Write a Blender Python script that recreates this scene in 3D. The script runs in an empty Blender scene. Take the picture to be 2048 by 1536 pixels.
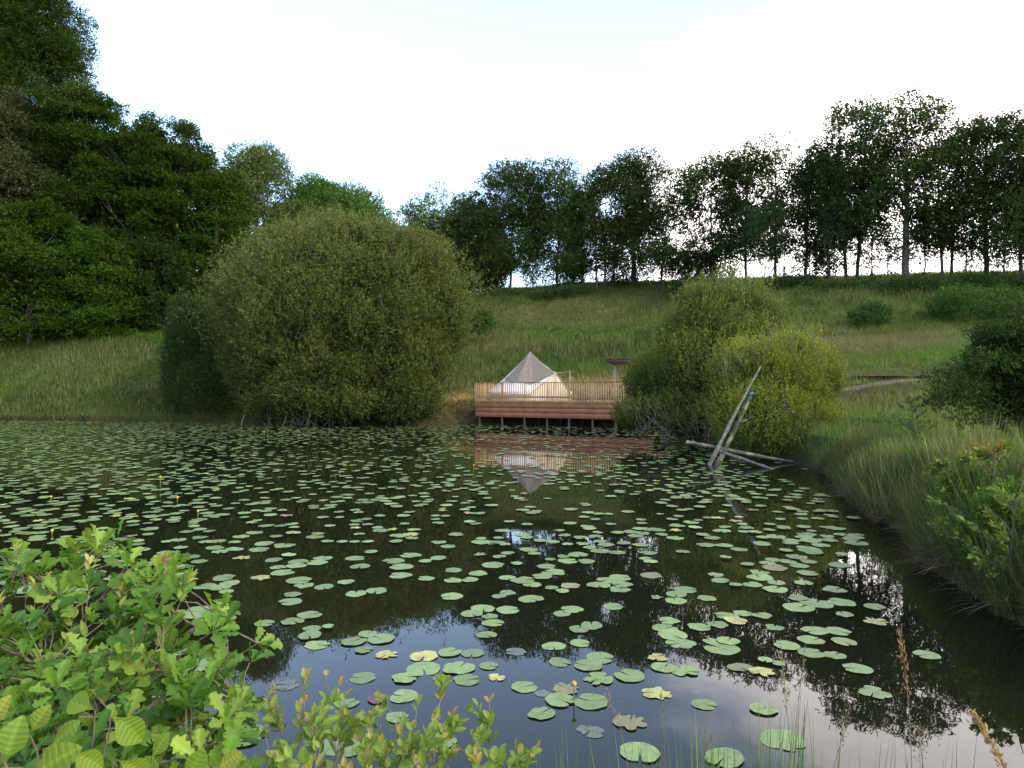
import bpy, math, random
import numpy as np
from mathutils import Vector

# ------------------------------------------------------------------ camera, sky, sun, exposure
C = bpy.context.scene
EYE, F, HZ = 2.4, 1365.0, 780.0          # eye height above the water, focal length and horizon row of a 2048 px wide picture
cam_d = bpy.data.cameras.new('camera'); cam = bpy.data.objects.new('camera', cam_d)
C.collection.objects.link(cam); C.camera = cam
cam.location = (0, 0, EYE); cam.rotation_euler = (math.radians(90), 0, 0)
cam_d.sensor_width = 36; cam_d.lens = 36 * F / 2048
cam_d.shift_y = (HZ - 768) / 2048
cam_d.clip_end = 6000; cam_d.clip_start = 0.05

SUN_EL, SUN_AZ = 32.0, 128.0             # azimuth clockwise from the view direction (+Y)
w = bpy.data.worlds.new('World'); C.world = w; w.use_nodes = True
nt = w.node_tree; nt.nodes.clear(); N = nt.nodes.new; L = nt.links.new
out = N('ShaderNodeOutputWorld'); bg = N('ShaderNodeBackground'); bg.inputs['Strength'].default_value = 0.15
sky = N('ShaderNodeTexSky'); sky.sky_type = 'NISHITA'; sky.sun_disc = False
sky.sun_elevation = math.radians(SUN_EL); sky.sun_rotation = math.radians(SUN_AZ)
sky.air_density = 1.0; sky.dust_density = 1.5; sky.ozone_density = 1.6
tc = N('ShaderNodeTexCoord'); mp = N('ShaderNodeMapping'); mp.inputs['Scale'].default_value = (1.0, 1.0, 2.6)
no = N('ShaderNodeTexNoise'); no.inputs['Scale'].default_value = 2.3; no.inputs['Detail'].default_value = 7; no.inputs['Roughness'].default_value = 0.55
L(tc.outputs['Generated'], mp.inputs['Vector']); L(mp.outputs[0], no.inputs['Vector'])
sx = N('ShaderNodeSeparateXYZ'); L(tc.outputs['Generated'], sx.inputs[0])
# more cloud towards the right and low down: a thin bright veil
m1 = N('ShaderNodeMath'); m1.operation = 'MULTIPLY_ADD'; m1.inputs[1].default_value = 1.4; L(sx.outputs['X'], m1.inputs[0])
m2 = N('ShaderNodeMath'); m2.operation = 'MULTIPLY_ADD'; m2.inputs[1].default_value = -0.9; L(sx.outputs['Z'], m2.inputs[0]); 
L(no.outputs['Fac'], m1.inputs[2]); L(m1.outputs[0], m2.inputs[2])
cr = N('ShaderNodeMapRange'); cr.interpolation_type = 'SMOOTHSTEP'
cr.inputs['From Min'].default_value = 0.42; cr.inputs['From Max'].default_value = 0.72
cr.inputs['To Min'].default_value = 0.05; cr.inputs['To Max'].default_value = 0.92
L(m2.outputs[0], cr.inputs['Value'])
mx = N('ShaderNodeMix'); mx.data_type = 'RGBA'
L(cr.outputs[0], mx.inputs['Factor']); L(sky.outputs[0], mx.inputs['A']); mx.inputs['B'].default_value = (8.2, 7.5, 7.3, 1)
L(mx.outputs['Result'], bg.inputs['Color']); L(bg.outputs[0], out.inputs['Surface'])

sd = bpy.data.lights.new('sun', 'SUN'); sd.energy = 0.75; sd.angle = math.radians(11); sd.color = (1.0, 0.93, 0.82)
so = bpy.data.objects.new('sun', sd); C.collection.objects.link(so)
_a, _e = math.radians(SUN_AZ), math.radians(SUN_EL)
sv = Vector((math.sin(_a) * math.cos(_e), math.cos(_a) * math.cos(_e), math.sin(_e)))
so.rotation_euler = sv.to_track_quat('Z', 'Y').to_euler()
C.view_settings.view_transform = 'Standard'; C.view_settings.look = 'None'
C.view_settings.gamma = 1; C.view_settings.use_curve_mapping = False
C.view_settings.exposure = 2.1
cy = C.cycles
cy.max_bounces = 5; cy.diffuse_bounces = 2; cy.glossy_bounces = 2; cy.transmission_bounces = 3; cy.transparent_max_bounces = 4
cy.caustics_reflective = False; cy.caustics_refractive = False

# ------------------------------------------------------------------ small tools
rng = np.random.default_rng(7)
def P(px, py, D):
    """a point D metres ahead that the photograph shows at (px, py)"""
    return np.array([(px - 1024) / F * D, D, EYE - (py - HZ) / F * D])
def unit(v): return v / (np.linalg.norm(v, axis=-1, keepdims=True) + 1e-9)
def hash2(ix, iy, s): 
    h = np.sin(ix * 127.1 + iy * 311.7 + s * 74.7) * 43758.5453
    return h - np.floor(h)
def vnoise(x, y, sc, s=0):
    x = np.asarray(x, float) / sc; y = np.asarray(y, float) / sc
    ix, iy = np.floor(x), np.floor(y); fx, fy = x - ix, y - iy
    fx = fx * fx * (3 - 2 * fx); fy = fy * fy * (3 - 2 * fy)
    a, b = hash2(ix, iy, s), hash2(ix + 1, iy, s); c, d = hash2(ix, iy + 1, s), hash2(ix + 1, iy + 1, s)
    return (a + (b - a) * fx) + ((c + (d - c) * fx) - (a + (b - a) * fx)) * fy
def fbm(x, y, sc, s=0): return (vnoise(x, y, sc, s) * .55 + vnoise(x, y, sc / 2.1, s + 1) * .28 + vnoise(x, y, sc / 4.3, s + 2) * .17)

class Geo:
    """collects vertices, faces and face colours, then links them as ONE mesh object"""
    def __init__(s): s.V = []; s.F = []; s.K = []; s.n = 0; s.col = []
    def add(s, V, Fc, col=(.5, .5, .5)):
        V = np.asarray(V, float).reshape(-1, 3); Fc = np.asarray(Fc, int)
        s.V.append(V); s.F.append((Fc + s.n).ravel()); s.K.append(np.full(len(Fc), Fc.shape[1])); s.n += len(V)
        col = np.asarray(col, float)
        if col.ndim == 1: col = np.tile(col, (len(Fc), 1))
        s.col.append(col)
    def tube(s, pts, r0, r1=None, n=6, col=(.5, .5, .5), cap=True):
        pts = np.asarray(pts, float); k = len(pts); r1 = r0 if r1 is None else r1
        rad = np.linspace(r0, r1, k) if np.isscalar(r0) else np.asarray(r0)
        t = unit(np.gradient(pts, axis=0)); ref = np.array([0.31, 0.17, 1.0]) if abs(t[:, 2]).mean() < .8 else np.array([1.0, 0.2, 0.1])
        u = unit(np.cross(t, ref)); v = np.cross(t, u)
        a = np.arange(n) / n * 2 * np.pi
        ring = pts[:, None] + rad[:, None, None] * (np.cos(a)[None, :, None] * u[:, None] + np.sin(a)[None, :, None] * v[:, None])
        V = ring.reshape(-1, 3); i = np.arange(k - 1)[:, None] * n; j = np.arange(n)[None]; j2 = (j + 1) % n
        s.add(V, np.stack([i + j, i + j2, i + n + j2, i + n + j], -1).reshape(-1, 4), col)
        if cap:
            for b, c in ((0, pts[0]), ((k - 1) * n, pts[-1])):
                m = np.vstack([V[b:b + n], c]); jj = np.arange(n)
                s.add(m, np.stack([jj, (jj + 1) % n, np.full(n, n)], 1), col)
    def box(s, c, size, ax=(1, 0, 0), col=(.5, .5, .5), up=(0, 0, 1), bev=0.0):
        c = np.asarray(c, float); ax = unit(np.asarray(ax, float)); up = np.asarray(up, float)
        ay = unit(np.cross(up, ax)); az = np.cross(ax, ay)
        h = np.asarray(size, float) / 2; B = np.stack([ax, ay, az])
        if bev <= 0:
            q = np.array([[x, y, z] for x in (-1, 1) for y in (-1, 1) for z in (-1, 1)]) * h
            f = [[0, 1, 3, 2], [4, 6, 7, 5], [0, 4, 5, 1], [2, 3, 7, 6], [0, 2, 6, 4], [1, 5, 7, 3]]
            s.add(c + q @ B, f, col)
        else:                                # chamfered along the four long edges of the local x direction
            b = bev; y, z = h[1], h[2]
            o = np.array([[-y + b, -z], [y - b, -z], [y, -z + b], [y, z - b], [y - b, z], [-y + b, z], [-y, z - b], [-y, -z + b]])
            q = np.array([[x, *p] for x in (-h[0], h[0]) for p in o]); j = np.arange(8)
            s.add(c + q @ B, np.stack([j, (j + 1) % 8, (j + 1) % 8 + 8, j + 8], 1), col)
            for k in (0, 8): s.add(c + q[k:k + 8] @ B, [list(range(8))] if k else [list(range(7, -1, -1))], col)
    def merge(s, o):
        b = 0
        for V, Fc, K, c in zip(o.V, o.F, o.K, o.col):
            s.add(V, Fc.reshape(len(K), -1) - b, c); b += len(V)
    def mesh(s, name, mat, loc=(0, 0, 0), smooth=False):
        V = np.concatenate(s.V) - np.asarray(loc, float); Fi = np.concatenate(s.F); K = np.concatenate(s.K); col = np.concatenate(s.col)
        me = bpy.data.meshes.new(name)
        me.vertices.add(len(V)); me.vertices.foreach_set('co', V.astype(np.float32).ravel())
        me.loops.add(len(Fi)); me.loops.foreach_set('vertex_index', Fi.astype(np.int32))
        me.polygons.add(len(K)); me.polygons.foreach_set('loop_start', np.concatenate([[0], np.cumsum(K)[:-1]]).astype(np.int32))
        try: me.polygons.foreach_set('loop_total', K.astype(np.int32))
        except Exception: pass
        me.update(calc_edges=True)
        if smooth: me.polygons.foreach_set('use_smooth', np.ones(len(K), bool))
        at = me.attributes.new('col', 'FLOAT_COLOR', 'FACE')
        at.data.foreach_set('color', np.hstack([col, np.ones((len(col), 1))]).astype(np.float32).ravel())
        me.materials.append(mat); me.validate()
        return me
    def build(s, name, mat, parent=None, smooth=False, loc=None):
        lo = tuple(parent['_w']) if parent is not None else (tuple(loc) if loc is not None else (0, 0, 0))
        o = bpy.data.objects.new(name, s.mesh(name, mat, lo, smooth)); C.collection.objects.link(o)
        if parent is not None: o.parent = parent; o['_w'] = list(parent['_w'])
        else: o.location = lo; o['_w'] = list(lo)
        return o
def tag(o, label=None, cat=None, group=None, kind=None):
    if label: o['label'] = label
    if cat: o['category'] = cat
    if group: o['group'] = group
    if kind: o['kind'] = kind
    return o
def thing(name, label, cat, loc, group=None):
    o = bpy.data.objects.new(name, None); C.collection.objects.link(o); o.empty_display_size = .2
    o.location = [float(a) for a in loc]; o['_w'] = [float(a) for a in loc]
    return tag(o, label, cat, group)

# ------------------------------------------------------------------ materials
def mat(name):
    m = bpy.data.materials.new(name); m.use_nodes = True; t = m.node_tree
    return m, t, t.nodes['Principled BSDF'], t.nodes.new, t.links.new
def noise(t, scale, detail=5, coord='Object', rough=.6, stretch=None):
    c = t.nodes.new('ShaderNodeTexCoord'); n = t.nodes.new('ShaderNodeTexNoise')
    n.inputs['Scale'].default_value = scale; n.inputs['Detail'].default_value = detail; n.inputs['Roughness'].default_value = rough
    if stretch:
        p = t.nodes.new('ShaderNodeMapping'); p.inputs['Scale'].default_value = stretch
        t.links.new(c.outputs[coord], p.inputs[0]); t.links.new(p.outputs[0], n.inputs['Vector'])
    else: t.links.new(c.outputs[coord], n.inputs['Vector'])
    return n
def ramp(t, src, stops):
    r = t.nodes.new('ShaderNodeValToRGB'); t.links.new(src, r.inputs[0]); e = r.color_ramp.elements
    while len(e) < len(stops): e.new(.5)
    for q, (p, c) in zip(e, stops): q.position = p; q.color = (*c, 1)
    return r.outputs[0]
def bump(t, bs, h, strength=.3, dist=.02):
    b = t.nodes.new('ShaderNodeBump'); b.inputs['Strength'].default_value = strength; b.inputs['Distance'].default_value = dist
    t.links.new(h, b.inputs['Height']); t.links.new(b.outputs[0], bs.inputs['Normal'])
def leaf_mat(name, trans=.35, gloss=.45, tint=(1, 1, 1), spec=.3):
    m, t, b, N_, L_ = mat(name)
    a0 = N_('ShaderNodeAttribute'); a0.attribute_name = 'col'; a1 = N_('ShaderNodeMix'); a1.data_type = 'RGBA'; a1.blend_type = 'MULTIPLY'; a1.inputs['Factor'].default_value = 1; L_(a0.outputs['Color'], a1.inputs['A']); a1.inputs['B'].default_value = (*tint, 1); A_ = a1.outputs['Result']
    L_(A_, b.inputs['Base Color']); b.inputs['Roughness'].default_value = gloss; b.inputs['Specular IOR Level'].default_value = spec
    tr = N_('ShaderNodeBsdfTranslucent'); g = N_('ShaderNodeMix'); g.data_type = 'RGBA'; g.blend_type = 'MULTIPLY'; g.inputs['Factor'].default_value = 1
    L_(A_, g.inputs['A']); g.inputs['B'].default_value = (1.25, 1.3, .45, 1); L_(g.outputs['Result'], tr.inputs['Color'])
    mx_ = N_('ShaderNodeMixShader'); mx_.inputs[0].default_value = trans
    L_(b.outputs[0], mx_.inputs[1]); L_(tr.outputs[0], mx_.inputs[2]); L_(mx_.outputs[0], t.nodes['Material Output'].inputs['Surface'])
    return m
LEAF = leaf_mat('leaf', .32, .6, spec=.08, tint=(.95, .95, .92))
GRASS = leaf_mat('grass_blade', .3, .7, spec=.08, tint=(.98, .98, .95))
NEARLEAF = leaf_mat('near_leaf', .40, .45, spec=.16, tint=(.80, .80, .78))
def bark_mat(name, c1, c2, sc=9):
    m, t, b, N_, L_ = mat(name)
    n = noise(t, sc, 7, stretch=(1, 1, .25)); L_(ramp(t, n.outputs['Fac'], [(.3, c1), (.7, c2)]), b.inputs['Base Color'])
    b.inputs['Roughness'].default_value = .9; bump(t, b, n.outputs['Fac'], .8, .05); return m
BARK = bark_mat('bark', (.028, .024, .018), (.10, .088, .068))
TWIG = bark_mat('twig_bark', (.09, .07, .05), (.22, .18, .13), 40)
DEAD = bark_mat('dead_wood', (.05, .045, .037), (.19, .17, .14), 14)
def wood_mat(name, c1, c2, c3, sc=6, grain=(1, 14, 14)):
    m, t, b, N_, L_ = mat(name)
    n = noise(t, sc, 6, stretch=grain); n2 = noise(t, 1.3, 4)
    mxn = N_('ShaderNodeMath'); mxn.operation = 'MULTIPLY_ADD'; mxn.inputs[1].default_value = .55; L_(n.outputs['Fac'], mxn.inputs[0])
    hf = N_('ShaderNodeMath'); hf.operation = 'MULTIPLY'; hf.inputs[1].default_value = .45; L_(n2.outputs['Fac'], hf.inputs[0]); L_(hf.outputs[0], mxn.inputs[2])
    L_(ramp(t, mxn.outputs[0], [(.32, c1), (.5, c2), (.68, c3)]), b.inputs['Base Color'])
    b.inputs['Roughness'].default_value = .75; bump(t, b, n.outputs['Fac'], .4, .01); return m

# ------------------------------------------------------------------ terrain
POND = np.array([(-10, 3.6), (-5, 2.9), (-2, 2.9), (0, 3.05), (3, 3.0), (4.6, 4.2), (5.35, 7.2), (5.6, 8.6), (6.65, 11.4), (7.2, 14.2), (8.8, 18.5), (9.4, 20.5),
                 (9.3, 23), (8.6, 27), (7.9, 30.5), (8.8, 34), (9.5, 38), (10.2, 42.0), (8.9, 44.0), (3, 47.2), (-2.2, 49.3), (-3.2, 48.6), (-8, 47.3), (-14, 47.2),
                 (-20, 49.5), (-30, 52), (-42, 54), (-56, 50), (-58, 34), (-36, 14), (-18, 6)], float)
def pond_sd(x, y):
    """signed distance to the shoreline, negative on the water"""
    x = np.asarray(x, float); y = np.asarray(y, float); d = np.full(x.shape, 1e9); ins = np.zeros(x.shape, bool)
    for (ax, ay), (bx, by) in zip(POND, np.roll(POND, -1, 0)):
        ex, ey = bx - ax, by - ay; t = np.clip(((x - ax) * ex + (y - ay) * ey) / (ex * ex + ey * ey), 0, 1)
        d = np.minimum(d, np.hypot(x - ax - t * ex, y - ay - t * ey))
        c = (ay > y) != (by > y)
        ins ^= c & (x < ex * (y - ay) / (ey if ey else 1e-9) + ax)
    return np.where(ins, -d, d)
CP = [tuple(P(*q)) for q in [
    (952, 806, 49), (1150, 805, 49), (1300, 806, 48), (900, 800, 52), (1100, 757, 57), (1250, 755, 56), (1100, 700, 65), (1250, 700, 63), (1000, 700, 66), (1000, 640, 77), (1200, 640, 75), (1100, 600, 82),
    (1000, 583, 87), (1150, 577, 85), (1300, 577, 82), (900, 600, 91), (700, 600, 97), (500, 600, 95), (300, 645, 78),
    (1500, 577, 73), (1700, 574, 66), (1850, 572, 62), (2000, 570, 60), (2200, 565, 56), (1500, 640, 56), (1740, 660, 50), (1950, 640, 50), (1750, 705, 44), (1900, 700, 42), (1600, 700, 46),
    (1780, 742, 39.5), (1860, 736, 39.5), (1700, 770, 35.5), (1820, 768, 34.5), (1900, 762, 35), (1800, 800, 30), (1680, 830, 27), (1850, 850, 24), (1750, 880, 20.5), (1900, 905, 17), (1950, 950, 12.5),
    (2050, 960, 10), (2200, 980, 8), (2300, 1100, 5),
    (0, 812, 57), (100, 760, 58), (250, 760, 58), (100, 700, 62), (250, 690, 62), (0, 665, 65), (200, 658, 66), (-300, 700, 62), (400, 790, 56), (430, 720, 62), (600, 740, 62), (800, 760, 58)]]
CP += [(x, y, z) for x, y, z in [(0, 0, .78), (-3, 0, .8), (3, 0, .8), (0, -8, .9), (0, 2.2, .55), (-2, 2.1, .5), (2, 2.2, .55), (6, 1, .9), (-15, 2, .9), (-45, 14, 1.5), (-70, 40, 3), (-20, -8, 1), (20, -6, 2), (25, 10, 3.2), (40, 30, 6.5), (60, 60, 13),
        (0, 112, 13.5), (40, 110, 14), (-40, 112, 14), (80, 100, 15), (-80, 90, 14), (-90, 60, 10), (-100, 10, 4), (90, 10, 6), (0, -40, 1.5)]]
CP = np.array(CP)
def _phi(r): return r * r * np.log(r + 1e-6)
_n = len(CP); _A = np.zeros((_n + 3, _n + 3)); _A[:_n, :_n] = _phi(np.hypot(CP[:, None, 0] - CP[None, :, 0], CP[:, None, 1] - CP[None, :, 1])) + np.eye(_n) * 1.5
_A[:_n, _n] = 1; _A[:_n, _n + 1:] = CP[:, :2]; _A[_n:, :_n] = _A[:_n, _n:].T
_w = np.linalg.solve(_A, np.r_[CP[:, 2], 0, 0, 0])
def rbf(x, y):
    x = np.clip(np.asarray(x, float), -100, 90); y = np.clip(np.asarray(y, float), -40, 112); o = _w[_n] + _w[_n + 1] * x + _w[_n + 2] * y
    for i in range(_n): o = o + _w[i] * _phi(np.hypot(x - CP[i, 0], y - CP[i, 1]))
    return o
DITCH = np.array([P(1690, 759, 38.5)[:2], P(1760, 752, 38.2)[:2], P(1880, 744, 38.3)[:2]]); DITCH_Z = P(1780, 752, 38.2)[2] - .02
def seg_d(x, y, pts):
    d = np.full(np.shape(x), 1e9)
    for a, b in zip(pts[:-1], pts[1:]):
        e = b - a; t = np.clip(((x - a[0]) * e[0] + (y - a[1]) * e[1]) / (e @ e), 0, 1)
        d = np.minimum(d, np.hypot(x - a[0] - t * e[0], y - a[1] - t * e[1]))
    return d
DK0 = np.array([-2.5, 47.5]); DK1 = np.array([8.6, 41.4]); DKU = unit(DK1 - DK0); DKV = np.array([-DKU[1], DKU[0]])   # deck front line, along and back
DK_L = float(np.linalg.norm(DK1 - DK0)); DK_W = 8.6; DK_Z = 1.62
def deck_uv(x, y): dx, dy = x - DK0[0], y - DK0[1]; return dx * DKU[0] + dy * DKU[1], dx * DKV[0] + dy * DKV[1]
def height_raw(x, y):
    x = np.asarray(x, float); y = np.asarray(y, float)
    s = pond_sd(x, y); z = rbf(x, y) + (fbm(x, y, 9, 3) - .5) * .7 * np.clip(s / 10, 0, 1) * np.clip(y / 30, 0, 1)
    z = np.maximum(z, .12); bank = np.where(y > 40, .42, .22)
    out_ = np.minimum(z, bank + np.clip(s, 0, None) * 1.15) * np.clip(s / .35, 0, 1) + .02
    out_ = np.where(s > 0, np.maximum(out_, .02), np.maximum(-.05 + s * .5, -1.6))
    u, v = deck_uv(x, y); dd = np.maximum(np.maximum(-u, u - DK_L), np.maximum(-v - 1, v - DK_W)); k = np.clip(1 - dd / .6, 0, 1)
    out_ = out_ * (1 - k) + np.minimum(out_, DK_Z - .12) * k
    dd = np.maximum(np.maximum(-u - 2.6, u), np.maximum(1.6 - v, v - DK_W)); k = np.clip(1 - dd / .8, 0, 1); out_ = out_ * (1 - k) + (DK_Z - .03) * k
    g = np.clip(1 - (seg_d(x, y, DITCH) - 1.1) / .9, 0, 1); out_ = out_ * (1 - g) + (DITCH_Z - .25) * g
    return out_
def axis(lo, a, b, hi, st):
    mid = np.arange(a, b + 1e-6, st); k = np.geomspace(1, 60, 14)
    return np.r_[(lo - a) * (k[::-1] / 60) + a, mid, (hi - b) * (k / 60) + b]
GX = axis(-900, -62, 62, 900, .5); GY = axis(-900, -6, 112, 1500, .5)
_X, _Y = np.meshgrid(GX, GY); GZ = height_raw(_X, _Y)
def H(x, y):
    x = np.asarray(x, float); y = np.asarray(y, float)
    i = np.clip(np.searchsorted(GX, x) - 1, 0, len(GX) - 2); j = np.clip(np.searchsorted(GY, y) - 1, 0, len(GY) - 2)
    fx = np.clip((x - GX[i]) / (GX[i + 1] - GX[i]), 0, 1); fy = np.clip((y - GY[j]) / (GY[j + 1] - GY[j]), 0, 1)
    return (GZ[j, i] * (1 - fx) + GZ[j, i + 1] * fx) * (1 - fy) + (GZ[j + 1, i] * (1 - fx) + GZ[j + 1, i + 1] * fx) * fy
# what grows where: green, with pink-brown seed heads, straw where it was mown, dark rough herbage (x, y, rx, ry, colour, strength)
PINK, STRAW, DARK, LUSH, MUD = (.17, .135, .075), (.30, .235, .11), (.036, .066, .014), (.082, .158, .020), (.085, .066, .044)
ZONES = [(3, 79, 9, 3.2, PINK, .75), (13, 76, 9, 4, PINK, .5), (-1, 68, 5, 3.5, PINK, .7), (7, 71, 9, 2.2, LUSH, .6), (5, 62, 9, 3.2, DARK, .6), (9, 59, 6, 2, LUSH, .9), (26, 45.5, 10, 2.6, PINK, .95), (20, 49, 7, 3, PINK, .6), (25, 41.2, 9, 1.8, LUSH, .8),
         (26, 54, 7, 3, LUSH, .35), (36, 58, 20, 3.2, DARK, .7), (10, 84, 20, 2.2, DARK, .7), (24, 64, 18, 2.2, DARK, .7), (-3.3, 51.2, 2.0, 2.2, STRAW, 1.3), (6, 54.6, 6.5, 2.0, STRAW, 1.2), (13, 51, 4, 3, STRAW, .6),
         (-36, 57.5, 20, 2.0, LUSH, .25), (-30, 55.5, 24, 2.6, (.050, .078, .022), .8), (-34, 61.5, 20, 2.2, (.085, .10, .04), .6), (-30, 62, 14, 3, DARK, .45), (17.5, 33.5, 4, 1.6, MUD, .6), (14.5, 31, 3, 2.4, MUD, .8), (11, 27, 2.2, 3, STRAW, .35), (14, 24, 6, 3, LUSH, .8), (12, 19.5, 6, 2, LUSH, .7)]
def gcol(x, y):
    x = np.asarray(x, float); y = np.asarray(y, float); n = fbm(x, y, 6, 11)[..., None]; n2 = fbm(x, y, 14, 31)[..., None]
    c = np.array([.066, .112, .020]) * (1 - n) * 1.35 + np.array([.104, .122, .032]) * n * 1.15
    c = c * (.52 + .66 * n2) * (.7 + .6 * fbm(x, y, 1.6, 77)[..., None])
    for (cx, cy_, rx, ry, k, s) in ZONES:
        wgt = np.clip(s * (.62 if k is PINK else 1) * np.exp(-((x - cx) / rx) ** 2 - ((y - cy_) / ry) ** 2) * (.55 + .9 * fbm(x, y, 3.2, cx)), 0, 1)[..., None]
        c = c * (1 - wgt) + np.array(k) * wgt
    k = (np.clip(1 - (seg_d(x, y, DITCH) - 1.2) / 1.4, 0, 1) * .85)[..., None]; c = c * (1 - k) + np.array([.10, .075, .045]) * k
    return c
def terrain():
    g = Geo(); nx, ny = len(GX), len(GY); V = np.stack([_X, _Y, GZ], -1).reshape(-1, 3)
    i = np.arange(nx - 1)[None]; j = np.arange(ny - 1)[:, None] * nx
    Fq = np.stack([j + i, j + i + 1, j + nx + i + 1, j + nx + i], -1).reshape(-1, 4)
    cx = V[Fq].mean(1); col = gcol(cx[:, 0], cx[:, 1]) * .7
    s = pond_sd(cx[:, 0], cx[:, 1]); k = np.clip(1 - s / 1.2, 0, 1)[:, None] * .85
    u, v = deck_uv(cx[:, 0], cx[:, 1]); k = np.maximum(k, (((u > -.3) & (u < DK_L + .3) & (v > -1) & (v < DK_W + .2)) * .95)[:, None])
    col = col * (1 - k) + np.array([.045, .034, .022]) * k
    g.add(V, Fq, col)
    m, t, b, N_, L_ = mat('ground'); a = N_('ShaderNodeAttribute'); a.attribute_name = 'col'
    n = noise(t, 2.2, 9, rough=.7); r = ramp(t, n.outputs['Fac'], [(.3, (.55, .55, .55)), (.7, (1.35, 1.3, 1.2))])
    x_ = N_('ShaderNodeMix'); x_.data_type = 'RGBA'; x_.blend_type = 'MULTIPLY'; x_.inputs['Factor'].default_value = 1
    L_(a.outputs['Color'], x_.inputs['A']); L_(r, x_.inputs['B']); L_(x_.outputs['Result'], b.inputs['Base Color'])
    b.inputs['Roughness'].default_value = .95; b.inputs['Specular IOR Level'].default_value = .1
    n3 = noise(t, 9, 8, rough=.75); bump(t, b, n3.outputs['Fac'], .9, .12)
    tag(g.build('ground', m, smooth=True), kind='structure')
terrain()

# pond water
def water_mat(name, deep, rough=.01, rip=.012):
    m, t, b, N_, L_ = mat(name)
    b.inputs['Base Color'].default_value = (*deep, 1); b.inputs['Roughness'].default_value = rough; b.inputs['IOR'].default_value = 1.35; b.inputs['Specular IOR Level'].default_value = .5
    n = noise(t, 1.6, 3, stretch=(1, .7, 1)); bump(t, b, n.outputs['Fac'], rip * 10, .012)
    return m
g = Geo(); xs = np.linspace(-62, 14, 39); ys = np.linspace(-1, 58, 31); X_, Y_ = np.meshgrid(xs, ys)
i = np.arange(38)[None]; j = np.arange(30)[:, None] * 39
g.add(np.stack([X_, Y_, X_ * 0], -1).reshape(-1, 3), np.stack([j + i, j + i + 1, j + 40 + i, j + 39 + i], -1).reshape(-1, 4))
tag(g.build('pond_water', water_mat('pond_water', (.0075, .0085, .004)), smooth=True), kind='structure')
g = Geo(); q = np.array([P(1640, 760, 38)[:2], P(1700, 768, 37.3)[:2], P(1800, 760, 37.1)[:2], P(1900, 752, 37)[:2], P(1915, 735, 39.6)[:2], P(1800, 742, 39.8)[:2], P(1700, 750, 39.8)[:2]])
g.add(np.hstack([q, np.full((7, 1), DITCH_Z)]), [list(range(7))])
tag(g.build('ditch_water', water_mat('ditch_water', (.05, .05, .022), .08)), kind='structure')
# dirt path: a draped sheet with an uneven edge
g = Geo(); ctr = np.array([P(*q)[:2] for q in [(1560, 800, 33), (1640, 795, 33.5), (1700, 788, 34), (1760, 776, 35), (1820, 770, 35.6), (1880, 766, 36), (1960, 762, 36.5), (2060, 760, 37)]])
tt = np.linspace(0, 7, 71); ctr = np.stack([np.interp(tt, range(8), ctr[:, k]) for k in (0, 1)], 1)
nn = unit(np.gradient(ctr, axis=0)) @ np.array([[0, 1], [-1, 0]])
wd = .32 + .3 * vnoise(tt, tt * 0, .5, 5); rows = [ctr + nn * (wd * s)[:, None] for s in (-1, -.5, 0, .5, 1)]
V = np.stack(rows, 1).reshape(-1, 2); V = np.hstack([V, H(V[:, 0], V[:, 1])[:, None] + .035])
i = np.arange(70)[:, None] * 5; j = np.arange(4)[None]; g.add(V, np.stack([i + j, i + j + 1, i + j + 6, i + j + 5], -1).reshape(-1, 4))
m, t, b, N_, L_ = mat('dirt'); n = noise(t, 3, 8); L_(ramp(t, n.outputs['Fac'], [(.3, (.045, .032, .017)), (.7, (.085, .062, .034))]), b.inputs['Base Color']); b.inputs['Roughness'].default_value = 1; bump(t, b, n.outputs['Fac'], .8, .1)
tag(g.build('dirt_path', m), kind='structure')

# ------------------------------------------------------------------ foliage
def leaves(g, pos, dr, size, col, r, asp=.5, spread=.9, fold=.12):
    """one folded rhombus per position"""
    n = len(pos); d = unit(dr + spread * r.normal(size=(n, 3)) * .6); s = unit(np.cross(d, r.normal(size=(n, 3)))); nn = np.cross(d, s)
    Lh = size * r.uniform(.7, 1.25, n)[:, None]; W = Lh * asp
    a = pos; b = pos + d * Lh * .5 + s * W * .5 + nn * fold * W; c = pos + d * Lh; e = pos + d * Lh * .5 - s * W * .5 + nn * fold * W
    g.add(np.stack([a, b, c, e], 1).reshape(-1, 3), np.arange(n * 4).reshape(-1, 4), col)
def leafcol(base, n, r, var=.22, yel=.25):
    b = np.asarray(base); k = np.exp(r.normal(0, var, n))[:, None]; y = np.clip(r.normal(0, 1, n), -1, 2)[:, None] * yel
    return np.clip(b * k * (1 + y * np.array([.55, .2, -.2])), .002, .6)
def sprays(g, p, axd, m, leaf, L_, base, r, asp=.5, var=.2, yel=.2):
    """p sprays of m leaves strung along short twigs"""
    n = len(p); k = np.exp(r.normal(0, var, n))[:, None]; y = np.clip(r.normal(0, 1, n), -1.5, 2)[:, None] * yel
    bc = np.asarray(base)
    if bc.ndim == 1: bc = np.tile(bc, (n, 1))
    cb = bc * k * (1 + y * np.array([.55, .2, -.2]))
    t = r.uniform(0, 1, (n, m, 1)); pos = (p[:, None] + axd[:, None] * t * L_ + r.normal(0, leaf * .35, (n, m, 3))).reshape(-1, 3)
    leaves(g, pos, np.repeat(axd, m, 0), leaf, np.clip(np.repeat(cb, m, 0) * np.exp(r.normal(0, .12, (n * m, 1))), .002, .6), r, asp)
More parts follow.
